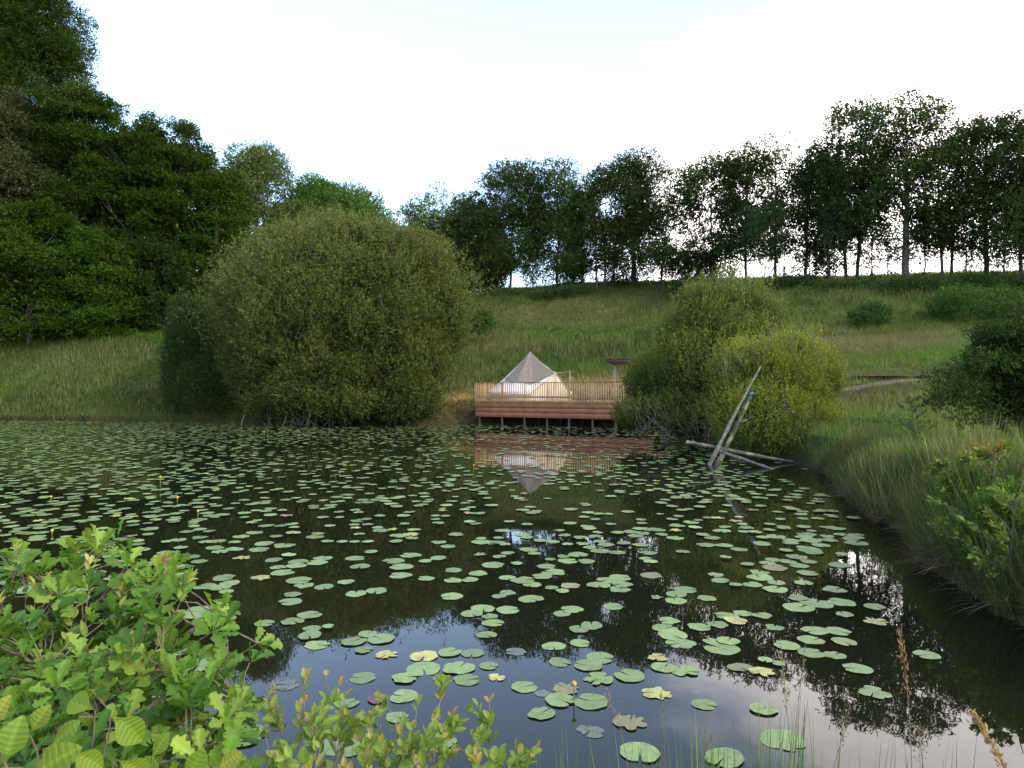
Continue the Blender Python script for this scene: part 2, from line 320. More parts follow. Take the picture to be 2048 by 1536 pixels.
def clump_foliage(g, clumps, leaf, base, r, dens=1.0, m=6, up=.25, asp=.55, hollow=.45, var=.18, flat=False):
    cl = np.asarray(clumps); area = (cl[:, 3] * cl[:, 4] + cl[:, 4] * cl[:, 5] + cl[:, 3] * cl[:, 5]) * 4
    cnt = np.maximum(8, (dens * area / (leaf * leaf * asp * m * 1.1)).astype(int)); idx = np.repeat(np.arange(len(cl)), cnt)
    d = unit(r.normal(size=(len(idx), 3)));
    if flat: d[:, 2] = np.abs(d[:, 2]) * np.where(r.random(len(d)) < .8, 1, -1)
    f = 1 - hollow * r.random(len(idx)) ** 1.6 + .08 * r.normal(size=len(idx)); p = cl[idx, :3] + d * cl[idx, 3:6] * f[:, None]
    ax = unit(d * [1, 1, .7] + r.normal(size=p.shape) * .45 + [0, 0, up])
    cc = np.exp(r.normal(0, .14, len(cl))); bb = np.asarray(base) * cc[idx][:, None]
    sprays(g, p, ax, m, leaf, leaf * 2.4, bb, r, asp, var)
def limb(a, b, r, bow=.12, k=6):
    a = np.asarray(a, float); b = np.asarray(b, float); t = np.linspace(0, 1, k)[:, None]; Ln = np.linalg.norm(b - a)
    off = r.normal(size=3) * bow * Ln; off[2] += .1 * Ln
    return a + (b - a) * t + off * (t * (1 - t)) * 2 + r.normal(0, .012 * Ln, (k, 3)) * (t * (1 - t)) * 4
def trunk_with_limbs(base, top, rad, clumps, r, nl=14, lean=.03, forks=1):
    g = Geo(); base = np.asarray(base, float); top = np.asarray(top, float); k = 10; t = np.linspace(0, 1, k)[:, None]; Ht = top[2] - base[2]
    main = base + (top - base) * t + np.cumsum(r.normal(0, lean * Ht / k, (k, 3)) * [1, 1, 0], 0); main[0] = base - [0, 0, .3]
    g.tube(main, rad * 1.15, rad * .18, 8)
    cl = np.asarray(clumps); sel = r.permutation(len(cl))[:nl]
    for q in sel:
        c = cl[q, :3]; hh = (c[2] - base[2]) / Ht; f = np.clip(hh * r.uniform(.55, .85), .15, .92)
        a = np.array([np.interp(f, t[:, 0], main[:, i_]) for i_ in range(3)]); rr = rad * (1 - f) * .55 + .02
        pl = limb(a, c, r); g.tube(pl, rr, .015, 5, cap=False)
        for _ in range(2):
            q_ = pl[r.integers(2, 5)]; g.tube(limb(q_, c + r.normal(0, 1, 3) * cl[q, 3:6] * .7, r, k=4), rr * .4, .008, 4, cap=False)
    return g
# ------------------------------------------------------------------ trees
def tree(px, top, hw, D, label, base=(.045, .075, .02), leaf=.2, t0=.3, ncl=26, dens=.5, rad=None, prof=None, group=None, name='tree', seed=0, flat=False, crs=.3, bot=None,
         trunks=1, cat='tree', up=.25, dx=0, nl=14, hollow=.45, fill=0, asp=.55, zs=1.0, wk=1.0):
    r = np.random.default_rng(1000 + seed); x = (px - 1024) / F * D; zb = float(H(x, D)); zt = P(px, top, D)[2]; Ht = zt - zb; W = hw / F * D * wk * wk
    prof = prof or [(0, .55), (.3, .95), (.6, 1), (.85, .75), (1, .3)]
    cl = []; tries = 0
    while len(cl) < ncl and tries < ncl * 60:
        tries += 1; t = r.uniform(0, 1) ** .85; wv = np.interp(t, *zip(*prof)) * W; a = r.uniform(0, 2 * np.pi); rr = wv * np.sqrt(r.uniform(.15 if not fill else .35, 1)) * .82
        s = W * crs * 1.35 * r.uniform(.7, 1.25) * (.75 + .35 * (1 - t)); cz = zb + Ht * t0 + (Ht * (1 - t0) - s * .5 * zs) * t
        c = np.array([x + dx * t + np.cos(a) * rr, D + np.sin(a) * rr * .8, cz])
        if all(np.linalg.norm((c - q[:3]) / [1, 1, zs]) > .62 * min(s, q[3]) for q in cl): cl.append(np.array([*c, s, s, s * (.36 if flat else .72) * zs]))
    th = thing(name, label, cat, (x, D, zb), group); g = Geo(); clump_foliage(g, cl, leaf, base, r, dens * 1.9, flat=flat, up=up, hollow=hollow, asp=asp)
    if fill:
        n = fill; t = r.uniform(.0, .9, n); wv = np.interp(t, *zip(*prof)) * W * .8; a = r.uniform(0, 6.283, n); rr = wv * .8 * np.sqrt(r.random(n))
        p = np.stack([x + dx * t + np.cos(a) * rr, D + np.sin(a) * rr * .8, zb + Ht * t0 * .9 + Ht * (1 - t0) * t], 1); sprays(g, p, unit(r.normal(size=p.shape)), 4, leaf * 1.4, leaf * 3, base, r)
    g.build('crown', LEAF, th); rad = rad or .018 * Ht; gt = None
    for k in range(trunks):
        off = 0 if trunks == 1 else (k - (trunks - 1) / 2) * W * .28
        bx = x + off * .8; g2 = trunk_with_limbs((bx, D + (k % 2) * .5, float(H(bx, D))), (x + dx * .9 + off * 1.5, D, zb + Ht * .93), rad, cl, r, nl // trunks)
        if gt is None: gt = g2
        else:
            gt.merge(g2)
    gt.build('trunk', BARK, th, smooth=True)
    return th
def ridgeD(px): return float(np.interp(px, [780, 960, 1150, 1300, 1500, 1700, 1850, 2048, 2300], [94, 89, 85, 82, 73, 66, 62.5, 60, 56]))
DG, MG, OLV, BRT = (.031, .050, .014), (.040, .066, .017), (.066, .082, .028), (.075, .125, .028)
OPEN = [(0, .6), (.25, .8), (.5, .85), (.75, 1), (.92, .8), (1, .35)]
COL = [(0, .8), (.4, 1), (.7, .9), (1, .35)]
G1 = 'trees standing along the ridge'
ridge = [ # px, top, half width, label, options
 (818, 412, 38, 'small pale tree with ragged top, leftmost of the ridge row beside the willow dome', dict(base=OLV, ncl=30, t0=.1, prof=COL)),
 (884, 368, 46, 'pale feathery tree with spiky loose top between two rounder ridge trees', dict(base=BRT, ncl=44, crs=.24, dens=.42, t0=.1)),
 (945, 392, 44, 'dense dark tree in the shadowed left end of the ridge row', dict(base=MG, ncl=44, t0=.03, prof=COL, dens=.7)),
 (1020, 327, 66, 'broad dark oak with rounded crown at the left shoulder of the ridge', dict(base=DG, ncl=36, crs=.27, dens=.6, t0=.22)),
 (1114, 321, 56, 'rounded mid green tree on a slim straight trunk, ridge row above the tent', dict(base=MG, ncl=30, t0=.26)),
 (1165, 362, 34, 'slender tree filling the gap behind the two rounded ridge trees', dict(base=DG, ncl=16, t0=.25)),
 (1210, 341, 42, 'several stemmed tree with bent thin trunks at its foot', dict(base=DG, ncl=24, trunks=3, t0=.18, rad=.13)),
 (1268, 308, 42, 'tall tree whose trunk is thickly wrapped in dark ivy, middle of the ridge', dict(base=DG, ncl=30, t0=.42, crs=.36, dens=.6, rad=.3)),
 (1322, 322, 36, 'leaning sparse tree reaching right beside the ivy wrapped tree', dict(base=OLV, ncl=18, dens=.32, t0=.35, dx=1.5)),
 (1424, 312, 60, 'spreading oak with lacy crown just right of the wide sky gap', dict(base=DG, ncl=34, crs=.25, t0=.2)),
 (1492, 286, 48, 'upright oak with crown split into separate round leaf masses', dict(base=DG, ncl=28, crs=.25, t0=.3)),
 (1552, 274, 42, 'airy light green tree with upright branches and open crown', dict(base=MG, ncl=26, crs=.25, dens=.34, t0=.3)),
 (1612, 292, 34, 'thin dark tree wedged in before the tallest ridge trees', dict(base=DG, ncl=18, t0=.3)),
 (1660, 290, 42, 'ivy clad column of a tree with slanting neck', dict(base=DG, ncl=28, t0=.12, crs=.34, dens=.6, prof=COL, dx=-1.0)),
 (1706, 212, 66, 'tall oak with two parallel trunks and high dark crown', dict(base=DG, ncl=40, crs=.24, t0=.34, trunks=2, rad=.16)),
 (1812, 199, 74, 'tallest tree of the ridge row, thick trunk and feathery top', dict(base=MG, ncl=50, crs=.21, dens=.42, t0=.25, rad=.3)),
 (1896, 265, 60, 'wide low branched tree right of the tallest one', dict(base=DG, ncl=36, crs=.24, t0=.25, trunks=2, rad=.13)),
 (1972, 234, 62, 'oak with clear straight trunk and domed dark crown near the right edge', dict(base=DG, ncl=34, crs=.25, t0=.35, rad=.2)),
 (2044, 236, 52, 'tall tree cut by the right edge of the picture', dict(base=DG, ncl=30, crs=.26, t0=.3)),
 (2130, 225, 70, 'oak standing just past the right edge of the row', dict(base=DG, ncl=30, t0=.25)),
 (2260, 240, 90, 'broad oak farther along the ridge to the right', dict(base=DG, ncl=30, t0=.25)),
]
for k, (px, top, hw, lab, op) in enumerate(ridge):
    op = dict(dict(leaf=.24, dens=.6, prof=OPEN, crs=.28, rad=.15, wk=1.28), **op); op['ncl'] = int(op['ncl'] * 1.25); op['t0'] = op['t0'] * (.45 if px < 1260 else .74); op['dens'] = op['dens'] * 1.0; op['hollow'] = .65
    tree(px, top, hw, ridgeD(px) + (k % 3) * .9, lab, group=G1, name='ridge_tree', seed=k, **op)
UND = [(905, 470), (990, 455), (1065, 470), (1150, 480), (1235, 500), (1375, 470), (1400, 500), (1460, 470), (1570, 455), (1632, 470), (1745, 440), (1775, 480), (1850, 450), (1932, 450), (2010, 430)]
ULAB = ['far left under the wooded shoulder', 'beside the black green thicket', 'between broad oak and rounded tree', 'right of the slim straight trunk', 'left of the ivy wrapped tree', 'at the right side of the wide sky gap', 'under the left side of the lacy oak', 'between lacy oak and split crown oak', 'right of the layered evergreen', 'left of the ivy clad column', 'between twin trunked oak and tallest tree', 'leaning on the tallest trunk', 'right of the tallest trunk', 'left of the clear straight trunk', 'right of the clear straight trunk']
for k, (px, top) in enumerate(UND):
    tree(px, top, 34, ridgeD(px) + 1.5, 'small understorey tree on the ridge ' + ULAB[k], base=DG, leaf=.2, t0=.0 if px < 1300 else .12, ncl=26 if px < 1300 else 12, crs=.32 if px < 1300 else .26, dens=.5 if px < 1300 else .34, rad=.07, prof=COL, seed=200 + k, name='small_tree', group='small trees under the ridge oaks', nl=8)
# ivy columns and low evergreens under the ridge row
def bush(px, py, hw, hh, D, label, base=DG, leaf=.12, ncl=30, dens=.7, seed=0, name='bush', cat='bush', group=None, upright=False, crs=.4, depth=1.0, fill=400, stems=6, twigs=0, tw_mat=None):
    """a bush whose middle shows at (px, py); hw, hh half sizes in photograph pixels"""
    r = np.random.default_rng(3000 + seed); c = P(px, py, D); W, Hh = hw / F * D, hh / F * D; zb = float(H(c[0], D)); cl = []
    for _ in range(ncl):
        a = r.uniform(0, 2 * np.pi); e = np.arcsin(r.uniform(-.75, 1)); s = W * crs * r.uniform(.6, 1.15); f = r.uniform(.62, .95)
        cl.append([c[0] + np.cos(a) * np.cos(e) * W * f, D + np.sin(a) * np.cos(e) * W * f * depth, c[2] + np.sin(e) * Hh * f, s, s, s * .8])
    th = thing(name, label, cat, (c[0], D, zb), group); g = Geo(); clump_foliage(g, cl, leaf, base, r, dens, up=1.0 if upright else .3)
    d = unit(r.normal(size=(fill, 3))) * r.random((fill, 1)) ** .4 * .85; sprays(g, c + d * [W, W * depth, Hh], unit(d + [0, 0, .5]), 5, leaf * 1.3, leaf * 3, base, r)
    g.build('foliage', LEAF, th); g = Geo()
    for k in range(stems):
        b = np.array([c[0] + r.normal(0, .03), D + r.normal(0, .03), 0]); b[2] = float(H(b[0], b[1])) - .1; q = cl[r.integers(len(cl))]
        g.tube(limb(b, q[:3], r), .03 + .012 * W, .01, 5)
    g.build('stem', BARK, th)
    return th
bush(1268, 420, 26, 120, 82.8, 'dark ivy column climbing the middle tree of the ridge', base=(.03, .05, .018), leaf=.18, ncl=30, crs=.5, seed=1, name='ivy', cat='ivy')
bush(1312, 525, 62, 44, 80, 'low dark evergreen shrub under the leaning ridge tree', base=(.03, .052, .018), leaf=.17, ncl=34, seed=2, name='evergreen_shrub')
bush(1524, 478, 72, 66, 70, 'layered dark conifer-like shrub in the middle of the ridge row', base=(.03, .055, .022), leaf=.17, ncl=46, crs=.3, seed=3, name='evergreen_shrub')
bush(1668, 430, 32, 100, 65.5, 'ivy wrapped mass on the slanting tree of the ridge', base=(.03, .05, .018), leaf=.17, ncl=30, crs=.5, seed=4, name='ivy', cat='ivy')
bush(2022, 470, 60, 88, 58.5, 'dark leafy thicket at the foot of the rightmost ridge trees', base=DG, leaf=.17, ncl=46, crs=.34, seed=5, name='thicket', cat='thicket')
bush(975, 525, 52, 58, 87, 'black green thicket at the left foot of the ridge row', base=DG, leaf=.18, ncl=40, seed=6, name='thicket', cat='thicket')
bush(870, 520, 80, 80, 90, 'dark wooded mass behind the right shoulder of the willow', base=DG, leaf=.2, ncl=60, crs=.3, seed=7, name='thicket', cat='thicket')
for k, (px, py, hw, hh, lab) in enumerate([(1010, 598, 60, 18, 'bramble mound below the left end of the ridge row'), (1120, 592, 60, 9, 'bramble strip below the tree above the tent'), (1420, 576, 90, 11, 'bramble bank under the lacy oak'),
        (1590, 575, 70, 14, 'bramble bank under the layered evergreen'), (1700, 580, 85, 13, 'bramble bank under the twin trunked oak'), (1830, 580, 90, 20, 'bramble bank under the tallest tree'), (1960, 578, 80, 24, 'bramble bank under the straight trunked oak'), (2060, 580, 60, 26, 'bramble bank at the right end of the ridge')]):
    D = ridgeD(px) - 2.5; bush(px, py, hw, hh, D, lab, base=(.038, .068, .02), leaf=.17, ncl=34, crs=.2 if hw > 70 else .25, seed=20 + k, name='bramble_bank', cat='bramble', depth=.35, group='brambles along the foot of the ridge trees', stems=3)
for k, (px, py, hw, hh, D, lab, bs) in enumerate([(1740, 636, 40, 28, 50.3, 'round dark green bush alone in the meadow', (.042, .08, .024)), (1935, 612, 82, 32, 50, 'wide low bramble mound right of the round meadow bush', (.05, .098, .022)),
        (962, 645, 26, 22, 68, 'small round bush beside the right edge of the willow', (.045, .09, .022)), (1770, 866, 85, 22, 22.5, 'low spreading bramble on the grassy bank by the sedges', (.07, .13, .028)), (1880, 905, 60, 22, 18, 'bramble clump below the dark hawthorn', (.065, .12, .028)),
        ]):
    bush(px, py, hw, hh, D, lab, base=bs, leaf=max(.06, .0026 * D), ncl=40, crs=.27, seed=40 + k, name='bush' if k in (0, 2) else 'bramble', cat='bush' if k in (0, 2) else 'bramble', depth=.8, stems=4)

# the wood on the left bank
G2 = 'tall trees of the wood on the left bank'
BEE = [(0, .9), (.3, 1), (.6, 1), (.85, .8), (1, .45)]
left = [
 (25, -75, 150, 72, 'towering oak with open crown and sky showing through, top left corner', dict(base=(0.0289, 0.0547, 0.0076), t0=.62, ncl=84, crs=.23, dens=.9, prof=[(0, .7), (.3, 1), (.7, .95), (1, .45)], leaf=.19, rad=.5, zs=.8)),
 (140, 148, 60, 69, 'small leafy oak top beside the towering oak', dict(base=(0.0289, 0.0547, 0.0076), t0=.45, ncl=24, crs=.3, dens=.6)),
 (-10, 185, 125, 66, 'olive green willow-like tree at the left edge of the wood', dict(base=(0.0517, 0.0646, 0.0228), ncl=110, crs=.23, fill=2600)),
 (160, 172, 134, 68, 'big dark beech right of the olive tree, highest of the dense wood', dict(base=(0.0243, 0.0471, 0.0046), ncl=110, crs=.17, fill=2600, flat=True)),
 (262, 222, 112, 68.5, 'dark beech with long drooping layers in the middle of the wood', dict(base=(0.0228, 0.0471, 0.0038), ncl=100, crs=.17, fill=2600, flat=True)),
 (352, 244, 100, 69.5, 'dark beech with rounded shoulder against the sky', dict(base=(0.0251, 0.0502, 0.0038), ncl=100, crs=.17, fill=2600, flat=True)),
 (432, 312, 78, 70, 'last beech of the dense wood, sloping towards the willow', dict(base=(0.0274, 0.0555, 0.0046), ncl=80, crs=.17, fill=2000, flat=True)),
 (60, 400, 125, 63.5, 'low spreading maple hanging over the left meadow', dict(base=(0.0304, 0.0608, 0.0046), ncl=90, crs=.17, fill=2600, flat=True)),
 (185, 455, 90, 64, 'low bright leaved tree in front of the big beech', dict(base=(0.0304, 0.0623, 0.0046), ncl=70, crs=.17, fill=2000, flat=True)),
 (-150, -60, 130, 65, 'tall beech just past the left edge', dict(base=(0.0243, 0.0471, 0.0046), ncl=80, crs=.17, fill=3000, flat=True)),
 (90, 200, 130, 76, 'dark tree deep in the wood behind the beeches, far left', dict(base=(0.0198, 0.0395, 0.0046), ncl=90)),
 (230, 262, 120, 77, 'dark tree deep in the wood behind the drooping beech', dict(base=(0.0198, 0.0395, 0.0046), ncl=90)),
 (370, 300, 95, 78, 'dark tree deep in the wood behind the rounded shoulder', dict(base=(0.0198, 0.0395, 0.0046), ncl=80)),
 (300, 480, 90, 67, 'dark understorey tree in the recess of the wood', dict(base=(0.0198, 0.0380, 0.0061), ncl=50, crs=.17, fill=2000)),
]
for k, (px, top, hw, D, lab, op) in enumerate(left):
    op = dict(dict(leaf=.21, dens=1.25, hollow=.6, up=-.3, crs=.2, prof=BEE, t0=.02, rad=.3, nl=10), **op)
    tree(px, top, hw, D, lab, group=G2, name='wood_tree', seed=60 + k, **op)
tree(515, 293, 68, 76, 'light green poplar-like tree with feathery top behind the wood', base=(.085, .125, .04), leaf=.2, t0=.05, ncl=90, crs=.22, dens=.6, wk=1.35, seed=81, name='pale_tree', prof=[(0, .8), (.5, 1), (.8, .7), (1, .3)], group='background trees above the willow')
tree(660, 366, 92, 82, 'bright green dome shaped tree rising behind the willow', base=(.055, .115, .022), leaf=.2, t0=.05, ncl=90, crs=.24, dens=.7, wk=1.18, seed=82, name='domed_tree', prof=[(0, 1), (.5, 1), (.8, .85), (1, .5)], group='background trees above the willow')
tree(745, 385, 36, 84, 'smaller tree with spiky right side behind the willow top', base=(.06, .105, .028), leaf=.2, t0=.05, ncl=40, crs=.3, dens=.5, wk=1.3, seed=83, name='ragged_tree', prof=COL, group='background trees above the willow')

# ------------------------------------------------------------------ willows: leaf sprays on a fine branch shell
def dome(name, label, lobes, leaf, base, n, seed, m=6, L_=.5, up=.8, out_=.6, asp=.45, branch_to=None, stems=9, bare=0, lit_tip=None, groundclip=.15, rad=.12, group=None, cat='willow', thick=.35, gap=.35, gsc=1.3, amp=.5, rag=.035, fill=.16):
    """lobes: (px, py, D, half width px, half height px, weight)"""
    r = np.random.default_rng(seed); cs = [(P(a, b, D), np.array([hw / F * D, hw / F * D * .85, hh / F * D]), wt) for a, b, D, hw, hh, wt in lobes]
    bx, by = (branch_to if branch_to else (cs[0][0][0], cs[0][0][1])); zb = max(0, float(H(bx, by))); th = thing(name, label, cat, (bx, by, zb), group)
    g = Geo(); tot = sum(c[2] for c in cs); ends = []
    for c, R, wt in cs:
        k = int(n * wt / tot); d = unit(r.normal(size=(k, 3))); 
        nz = (fbm(d[:, 0] * R[0] + c[0] + d[:, 1] * 3, d[:, 2] * R[2] + d[:, 1] * R[1], gsc, seed) - .5) + .6 * (fbm(d[:, 0] * R[0] + 31, d[:, 2] * R[2] + d[:, 1] * R[1] * .7, gsc * 3, seed + 5) - .5)
        keep = r.random(k) < np.clip(.62 + gap * 4 * nz, .12, 1)
        d, nz = d[keep], nz[keep]; f = (1 + amp * nz) * (1 - thick * r.random(len(d)) ** 2.2) + rag * r.exponential(size=len(d)) * (r.random(len(d)) < .5)
        p = c + d * R * f[:, None]; ok = (p[:, 2] > groundclip) & ((d[:, 1] < .35) | (r.random(len(d)) < .3)); p, d = p[ok], d[ok]
        ins = np.zeros(len(p), bool)                   # drop what lies deep inside another lobe
        for c2, R2, _ in cs:
            if c2 is not c: ins |= (np.sum(((p - c2) / R2) ** 2, 1) < .45)
        p, d = p[~ins], d[~ins]
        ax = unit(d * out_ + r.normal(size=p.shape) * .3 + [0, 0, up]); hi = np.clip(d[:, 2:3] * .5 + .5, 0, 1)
        b = np.asarray(base)[None] if lit_tip is None else np.asarray(base)[None] * (1 - hi) + np.asarray(lit_tip)[None] * hi  # yellow tips and lit upper sides are both put into the leaf colour
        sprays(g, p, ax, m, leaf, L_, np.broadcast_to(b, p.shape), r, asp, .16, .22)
        kf = int(k * fill); df = unit(r.normal(size=(kf, 3))) * r.random((kf, 1)) ** .45 * .82; pf = c + df * R; pf = pf[pf[:, 2] > groundclip]; sprays(g, pf, unit(r.normal(size=pf.shape)), m, leaf * 1.35, L_, base, r, asp, .16, .2)
        ends.append(p[r.permutation(len(p))[:max(6, int(60 * wt / tot))]])
    g.build('foliage', LEAF, th); ends = np.concatenate(ends); gb = Geo()
    for k in range(stems):
        e = ends[r.integers(len(ends))]; b0 = np.array([bx + r.normal(0, .35 * rad * 8), by + r.normal(0, .3 * rad * 8), zb - .25]); e2 = e * .9 + np.array([bx, by, zb + 2]) * .1
        pl = limb(b0, e2, r, .1, 9); gb.tube(pl, rad * r.uniform(.6, 1.1), .02, 6)
        for _ in range(8):
            q = pl[r.integers(2, 8)]; e3 = ends[np.argsort(np.linalg.norm(ends - q, axis=1))[r.integers(0, 14)]]; l2 = limb(q, e3, r, .15, 6); gb.tube(l2, rad * .32, .01, 4, cap=False)
            for _ in range(3):
                s_ = l2[r.integers(2, 6)]; gb.tube(limb(s_, s_ + r.normal(0, .7, 3) + [0, 0, .2], r, .2, 4), rad * .12, .004, 3, cap=False)
    gb.build('branches', bare or BARK, th)
    return th
GREYBARK = bark_mat('grey_bark', (.045, .040, .033), (.12, .11, .09), 12)
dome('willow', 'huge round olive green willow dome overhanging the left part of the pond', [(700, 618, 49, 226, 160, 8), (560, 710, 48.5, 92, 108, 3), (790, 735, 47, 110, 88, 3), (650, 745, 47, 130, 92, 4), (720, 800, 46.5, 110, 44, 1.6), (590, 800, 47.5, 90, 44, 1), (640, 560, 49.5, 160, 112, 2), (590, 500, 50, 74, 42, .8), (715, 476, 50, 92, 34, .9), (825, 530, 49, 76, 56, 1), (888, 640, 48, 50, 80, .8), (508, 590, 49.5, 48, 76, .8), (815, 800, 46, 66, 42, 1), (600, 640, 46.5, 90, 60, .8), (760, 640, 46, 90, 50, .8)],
       .15, (.054, .078, .022), 120000, 5, m=6, L_=.45, asp=.5, lit_tip=(.100, .118, .032), branch_to=(-11.2, 48.6), stems=16, rad=.2, bare=GREYBARK, gap=1.0, thick=.5, gsc=1.5, amp=.55, rag=.05, fill=.32)
dome('shore_shrub', 'dark green shore shrub between the left meadow and the willow dome', [(392, 700, 51, 52, 92, 3), (425, 765, 50, 56, 60, 1), (368, 640, 52, 28, 44, .6), (366, 765, 51, 36, 52, .8)], .15, (.034, .056, .016), 20000, 6, m=5, rag=.07, gap=.5, amp=.7, L_=.45, branch_to=(-23.2, 51.5), stems=7, rad=.08, bare=GREYBARK, cat='shrub', up=.5)
dome('willow', 'tall yellow tipped willow bush right of the deck', [(1440, 660, 31, 84, 70, 3), (1400, 612, 31, 40, 34, 1), (1485, 615, 31.5, 50, 40, 1.2), (1362, 690, 31, 44, 52, 1.2), (1530, 668, 31, 38, 50, 1), (1425, 745, 30.5, 100, 80, 3), (1345, 785, 31.5, 62, 70, 2), (1395, 835, 30.5, 88, 44, 2), (1500, 720, 30, 70, 60, 1.2), (1294, 775, 31.5, 38, 46, 1.1), (1280, 835, 31, 44, 30, 1)],
     .095, (.040, .062, .020), 56000, 8, m=6, L_=.40, up=1.3, out_=.3, lit_tip=(.13, .16, .034), branch_to=(9.6, 32), stems=14, rad=.09, gap=.4, thick=.6, gsc=.8, amp=.8, rag=.14)
dome('willow', 'lower bright yellow green willow bush behind the leaning dead poles', [(1565, 790, 25, 80, 76, 4), (1520, 735, 25, 46, 36, 1), (1640, 765, 25.5, 38, 48, 1), (1575, 712, 25.4, 44, 28, .8), (1475, 805, 25, 34, 46, .8), (1610, 745, 25.5, 54, 54, 2), (1590, 850, 25, 86, 56, 2), (1530, 850, 24, 85, 70, 1.5), (1490, 760, 26, 60, 70, 1)],
     .075, (.046, .075, .020), 48000, 9, m=6, L_=.32, up=1.1, out_=.4, lit_tip=(.19, .215, .034), branch_to=(10.2, 24.3), stems=14, rad=.07, gap=.4, thick=.6, gsc=.6, amp=.8, rag=.14)
# whippy shoots that stick out of the two yellow willows
def shoots(label, spots, leaf, col, seed, up=.9):
    r = np.random.default_rng(seed); c = P(*spots[0][:3]); th = thing('willow_shoots', label, 'shoots', c); g = Geo(); gl = Geo()
    for px, py, D, Lp in spots:
        a = P(px, py, D) + r.normal(0, .25, 3) * [1, 1, 0]; e = a + np.array([r.normal(0, .18), r.normal(0, .18), 1]) * Lp / F * D; pl = limb(a, e, r, .04, 6); g.tube(pl, .012, .004, 4)
        k = int(10 + Lp / 3); t = r.random(k); p = np.stack([np.interp(t, np.linspace(0, 1, 6), pl[:, i]) for i in range(3)], 1) + r.normal(0, .045, (k, 3)); leaves(gl, p, np.tile([0, 0, .6], (k, 1)) + r.normal(0, .8, (k, 3)), leaf, leafcol(col, k, r), r, .4)
    gl.build('leaves', LEAF, th); g.build('stem', BARK, th)
rr_ = np.random.default_rng(4)
shoots('upright pale shoots standing from the top of the tall willow bush', [(x, np.interp(x, [1310, 1380, 1450, 1520, 1570], [670, 585, 562, 575, 635]) + rr_.uniform(-6, 16), 31 + rr_.uniform(-1, 1.5), rr_.uniform(18, 46)) for x in rr_.uniform(1320, 1580, 130)], .085, (.13, .155, .034), 11)
shoots('upright yellow shoots along the crown of the lower willow bush', [(x, np.interp(x, [1440, 1520, 1600, 1680], [745, 688, 680, 745]) + rr_.uniform(-5, 22), 25 + rr_.uniform(-2, 1), rr_.uniform(20, 45)) for x in rr_.uniform(1440, 1690, 110)], .07, (.165, .185, .034), 12)
# dark hawthorn at the right
hw_ = bush(2050, 745, 118, 125, 16.4, 'dark ragged hawthorn tree leaning in from the right edge', base=(.022, .040, .010), leaf=.065, ncl=130, crs=.17, dens=.75, seed=70, name='hawthorn', cat='tree', depth=.9, fill=5000, stems=9)
rh = np.random.default_rng(71); gh = Geo(); ch = []
for px, py, D, n_ in [(1935, 770, 15.6, 9), (1915, 795, 15.5, 7), (1955, 720, 15.8, 7), (1985, 670, 16.2, 7), (1945, 835, 15.6, 6), (2010, 625, 16.6, 7), (2045, 600, 17, 6), (1900, 755, 15.7, 4)]:
    for k in range(n_): c_ = P(px + rh.normal(0, 26), py + rh.normal(0, 9), D + rh.normal(0, .3)); q_ = rh.uniform(.16, .34); ch.append([*c_, q_ * 1.4, q_ * 1.2, q_ * .5])
clump_foliage(gh, ch, .062, (.034, .058, .013), rh, .8, up=.1); gh.build('outer_sprays', LEAF, hw_)
def sapling(px, py, ptop, D, label, col, seed, leaf=.065, tipc=None, nb=18, spread=.5, n=700, group=None):
    r = np.random.default_rng(seed); x = (px - 1024) / F * D; zb = float(H(x, D)); top = P(px + r.normal(0, 8), ptop, D); th = thing('sapling', label, 'sapling', (x, D, zb), group); g, gl = Geo(), Geo()
    st = limb((x, D, zb - .1), top, r, .04, 8); g.tube(st, .014, .004, 5); Hh = top[2] - zb
    for k in range(nb):
        t = r.uniform(.2, .95); a = np.array([np.interp(t, np.linspace(0, 1, 8), st[:, i]) for i in range(3)]); an = r.uniform(0, 6.28); Lb = spread * Hh * (1.1 - t)
        e = a + np.array([np.cos(an) * Lb, np.sin(an) * Lb, Lb * .6]); l = limb(a, e, r, .08, 5); g.tube(l, .007, .002, 4, cap=False)
        k2 = n // nb; s = r.uniform(.1, 1.05, k2)[:, None]; p = a + (e - a) * s + r.normal(0, .02, (k2, 3)); cc = np.array(tipc if (tipc is not None and t > .8 and r.random() < .6) else col); leaves(gl, p, np.tile(unit(e - a), (k2, 1)), leaf, leafcol(cc, k2, r), r, .6)
    gl.build('leaves', LEAF, th); g.build('stem', TWIG, th)
GS = 'saplings on the right bank'
sapling(1985, 1060, 872, 8.2, 'young sapling with orange tinted top leaves on the right bank', (.13, .18, .04), 1, tipc=(.20, .16, .05), group=GS, n=800)
sapling(1935, 1060, 905, 9.5, 'slim yellow green sapling left of the orange tipped one', (.17, .22, .045), 2, group=GS, n=800)
sapling(2030, 1100, 960, 7.2, 'leafy yellow green sapling at the right edge above the sedge', (.17, .22, .045), 3, n=800, group=GS, nb=20)
sapling(1890, 1010, 925, 10.5, 'small pale sapling among the sedge tops', (.15, .19, .05), 4, group=GS)
sapling(1830, 900, 790, 17, 'thin whippy sapling on the bank below the dirt path', (.09, .14, .04), 5, leaf=.06, group=GS)
sapling(1900, 1180, 1040, 8.6, 'overhanging yellow green sprig low above the dark water', (.20, .25, .05), 6, n=800, group=GS, spread=.8)
sapling(400, 850, 770, 52, 'thin pale stemmed sapling at the left shore', (.05, .08, .03), 7, leaf=.1, group=GS)

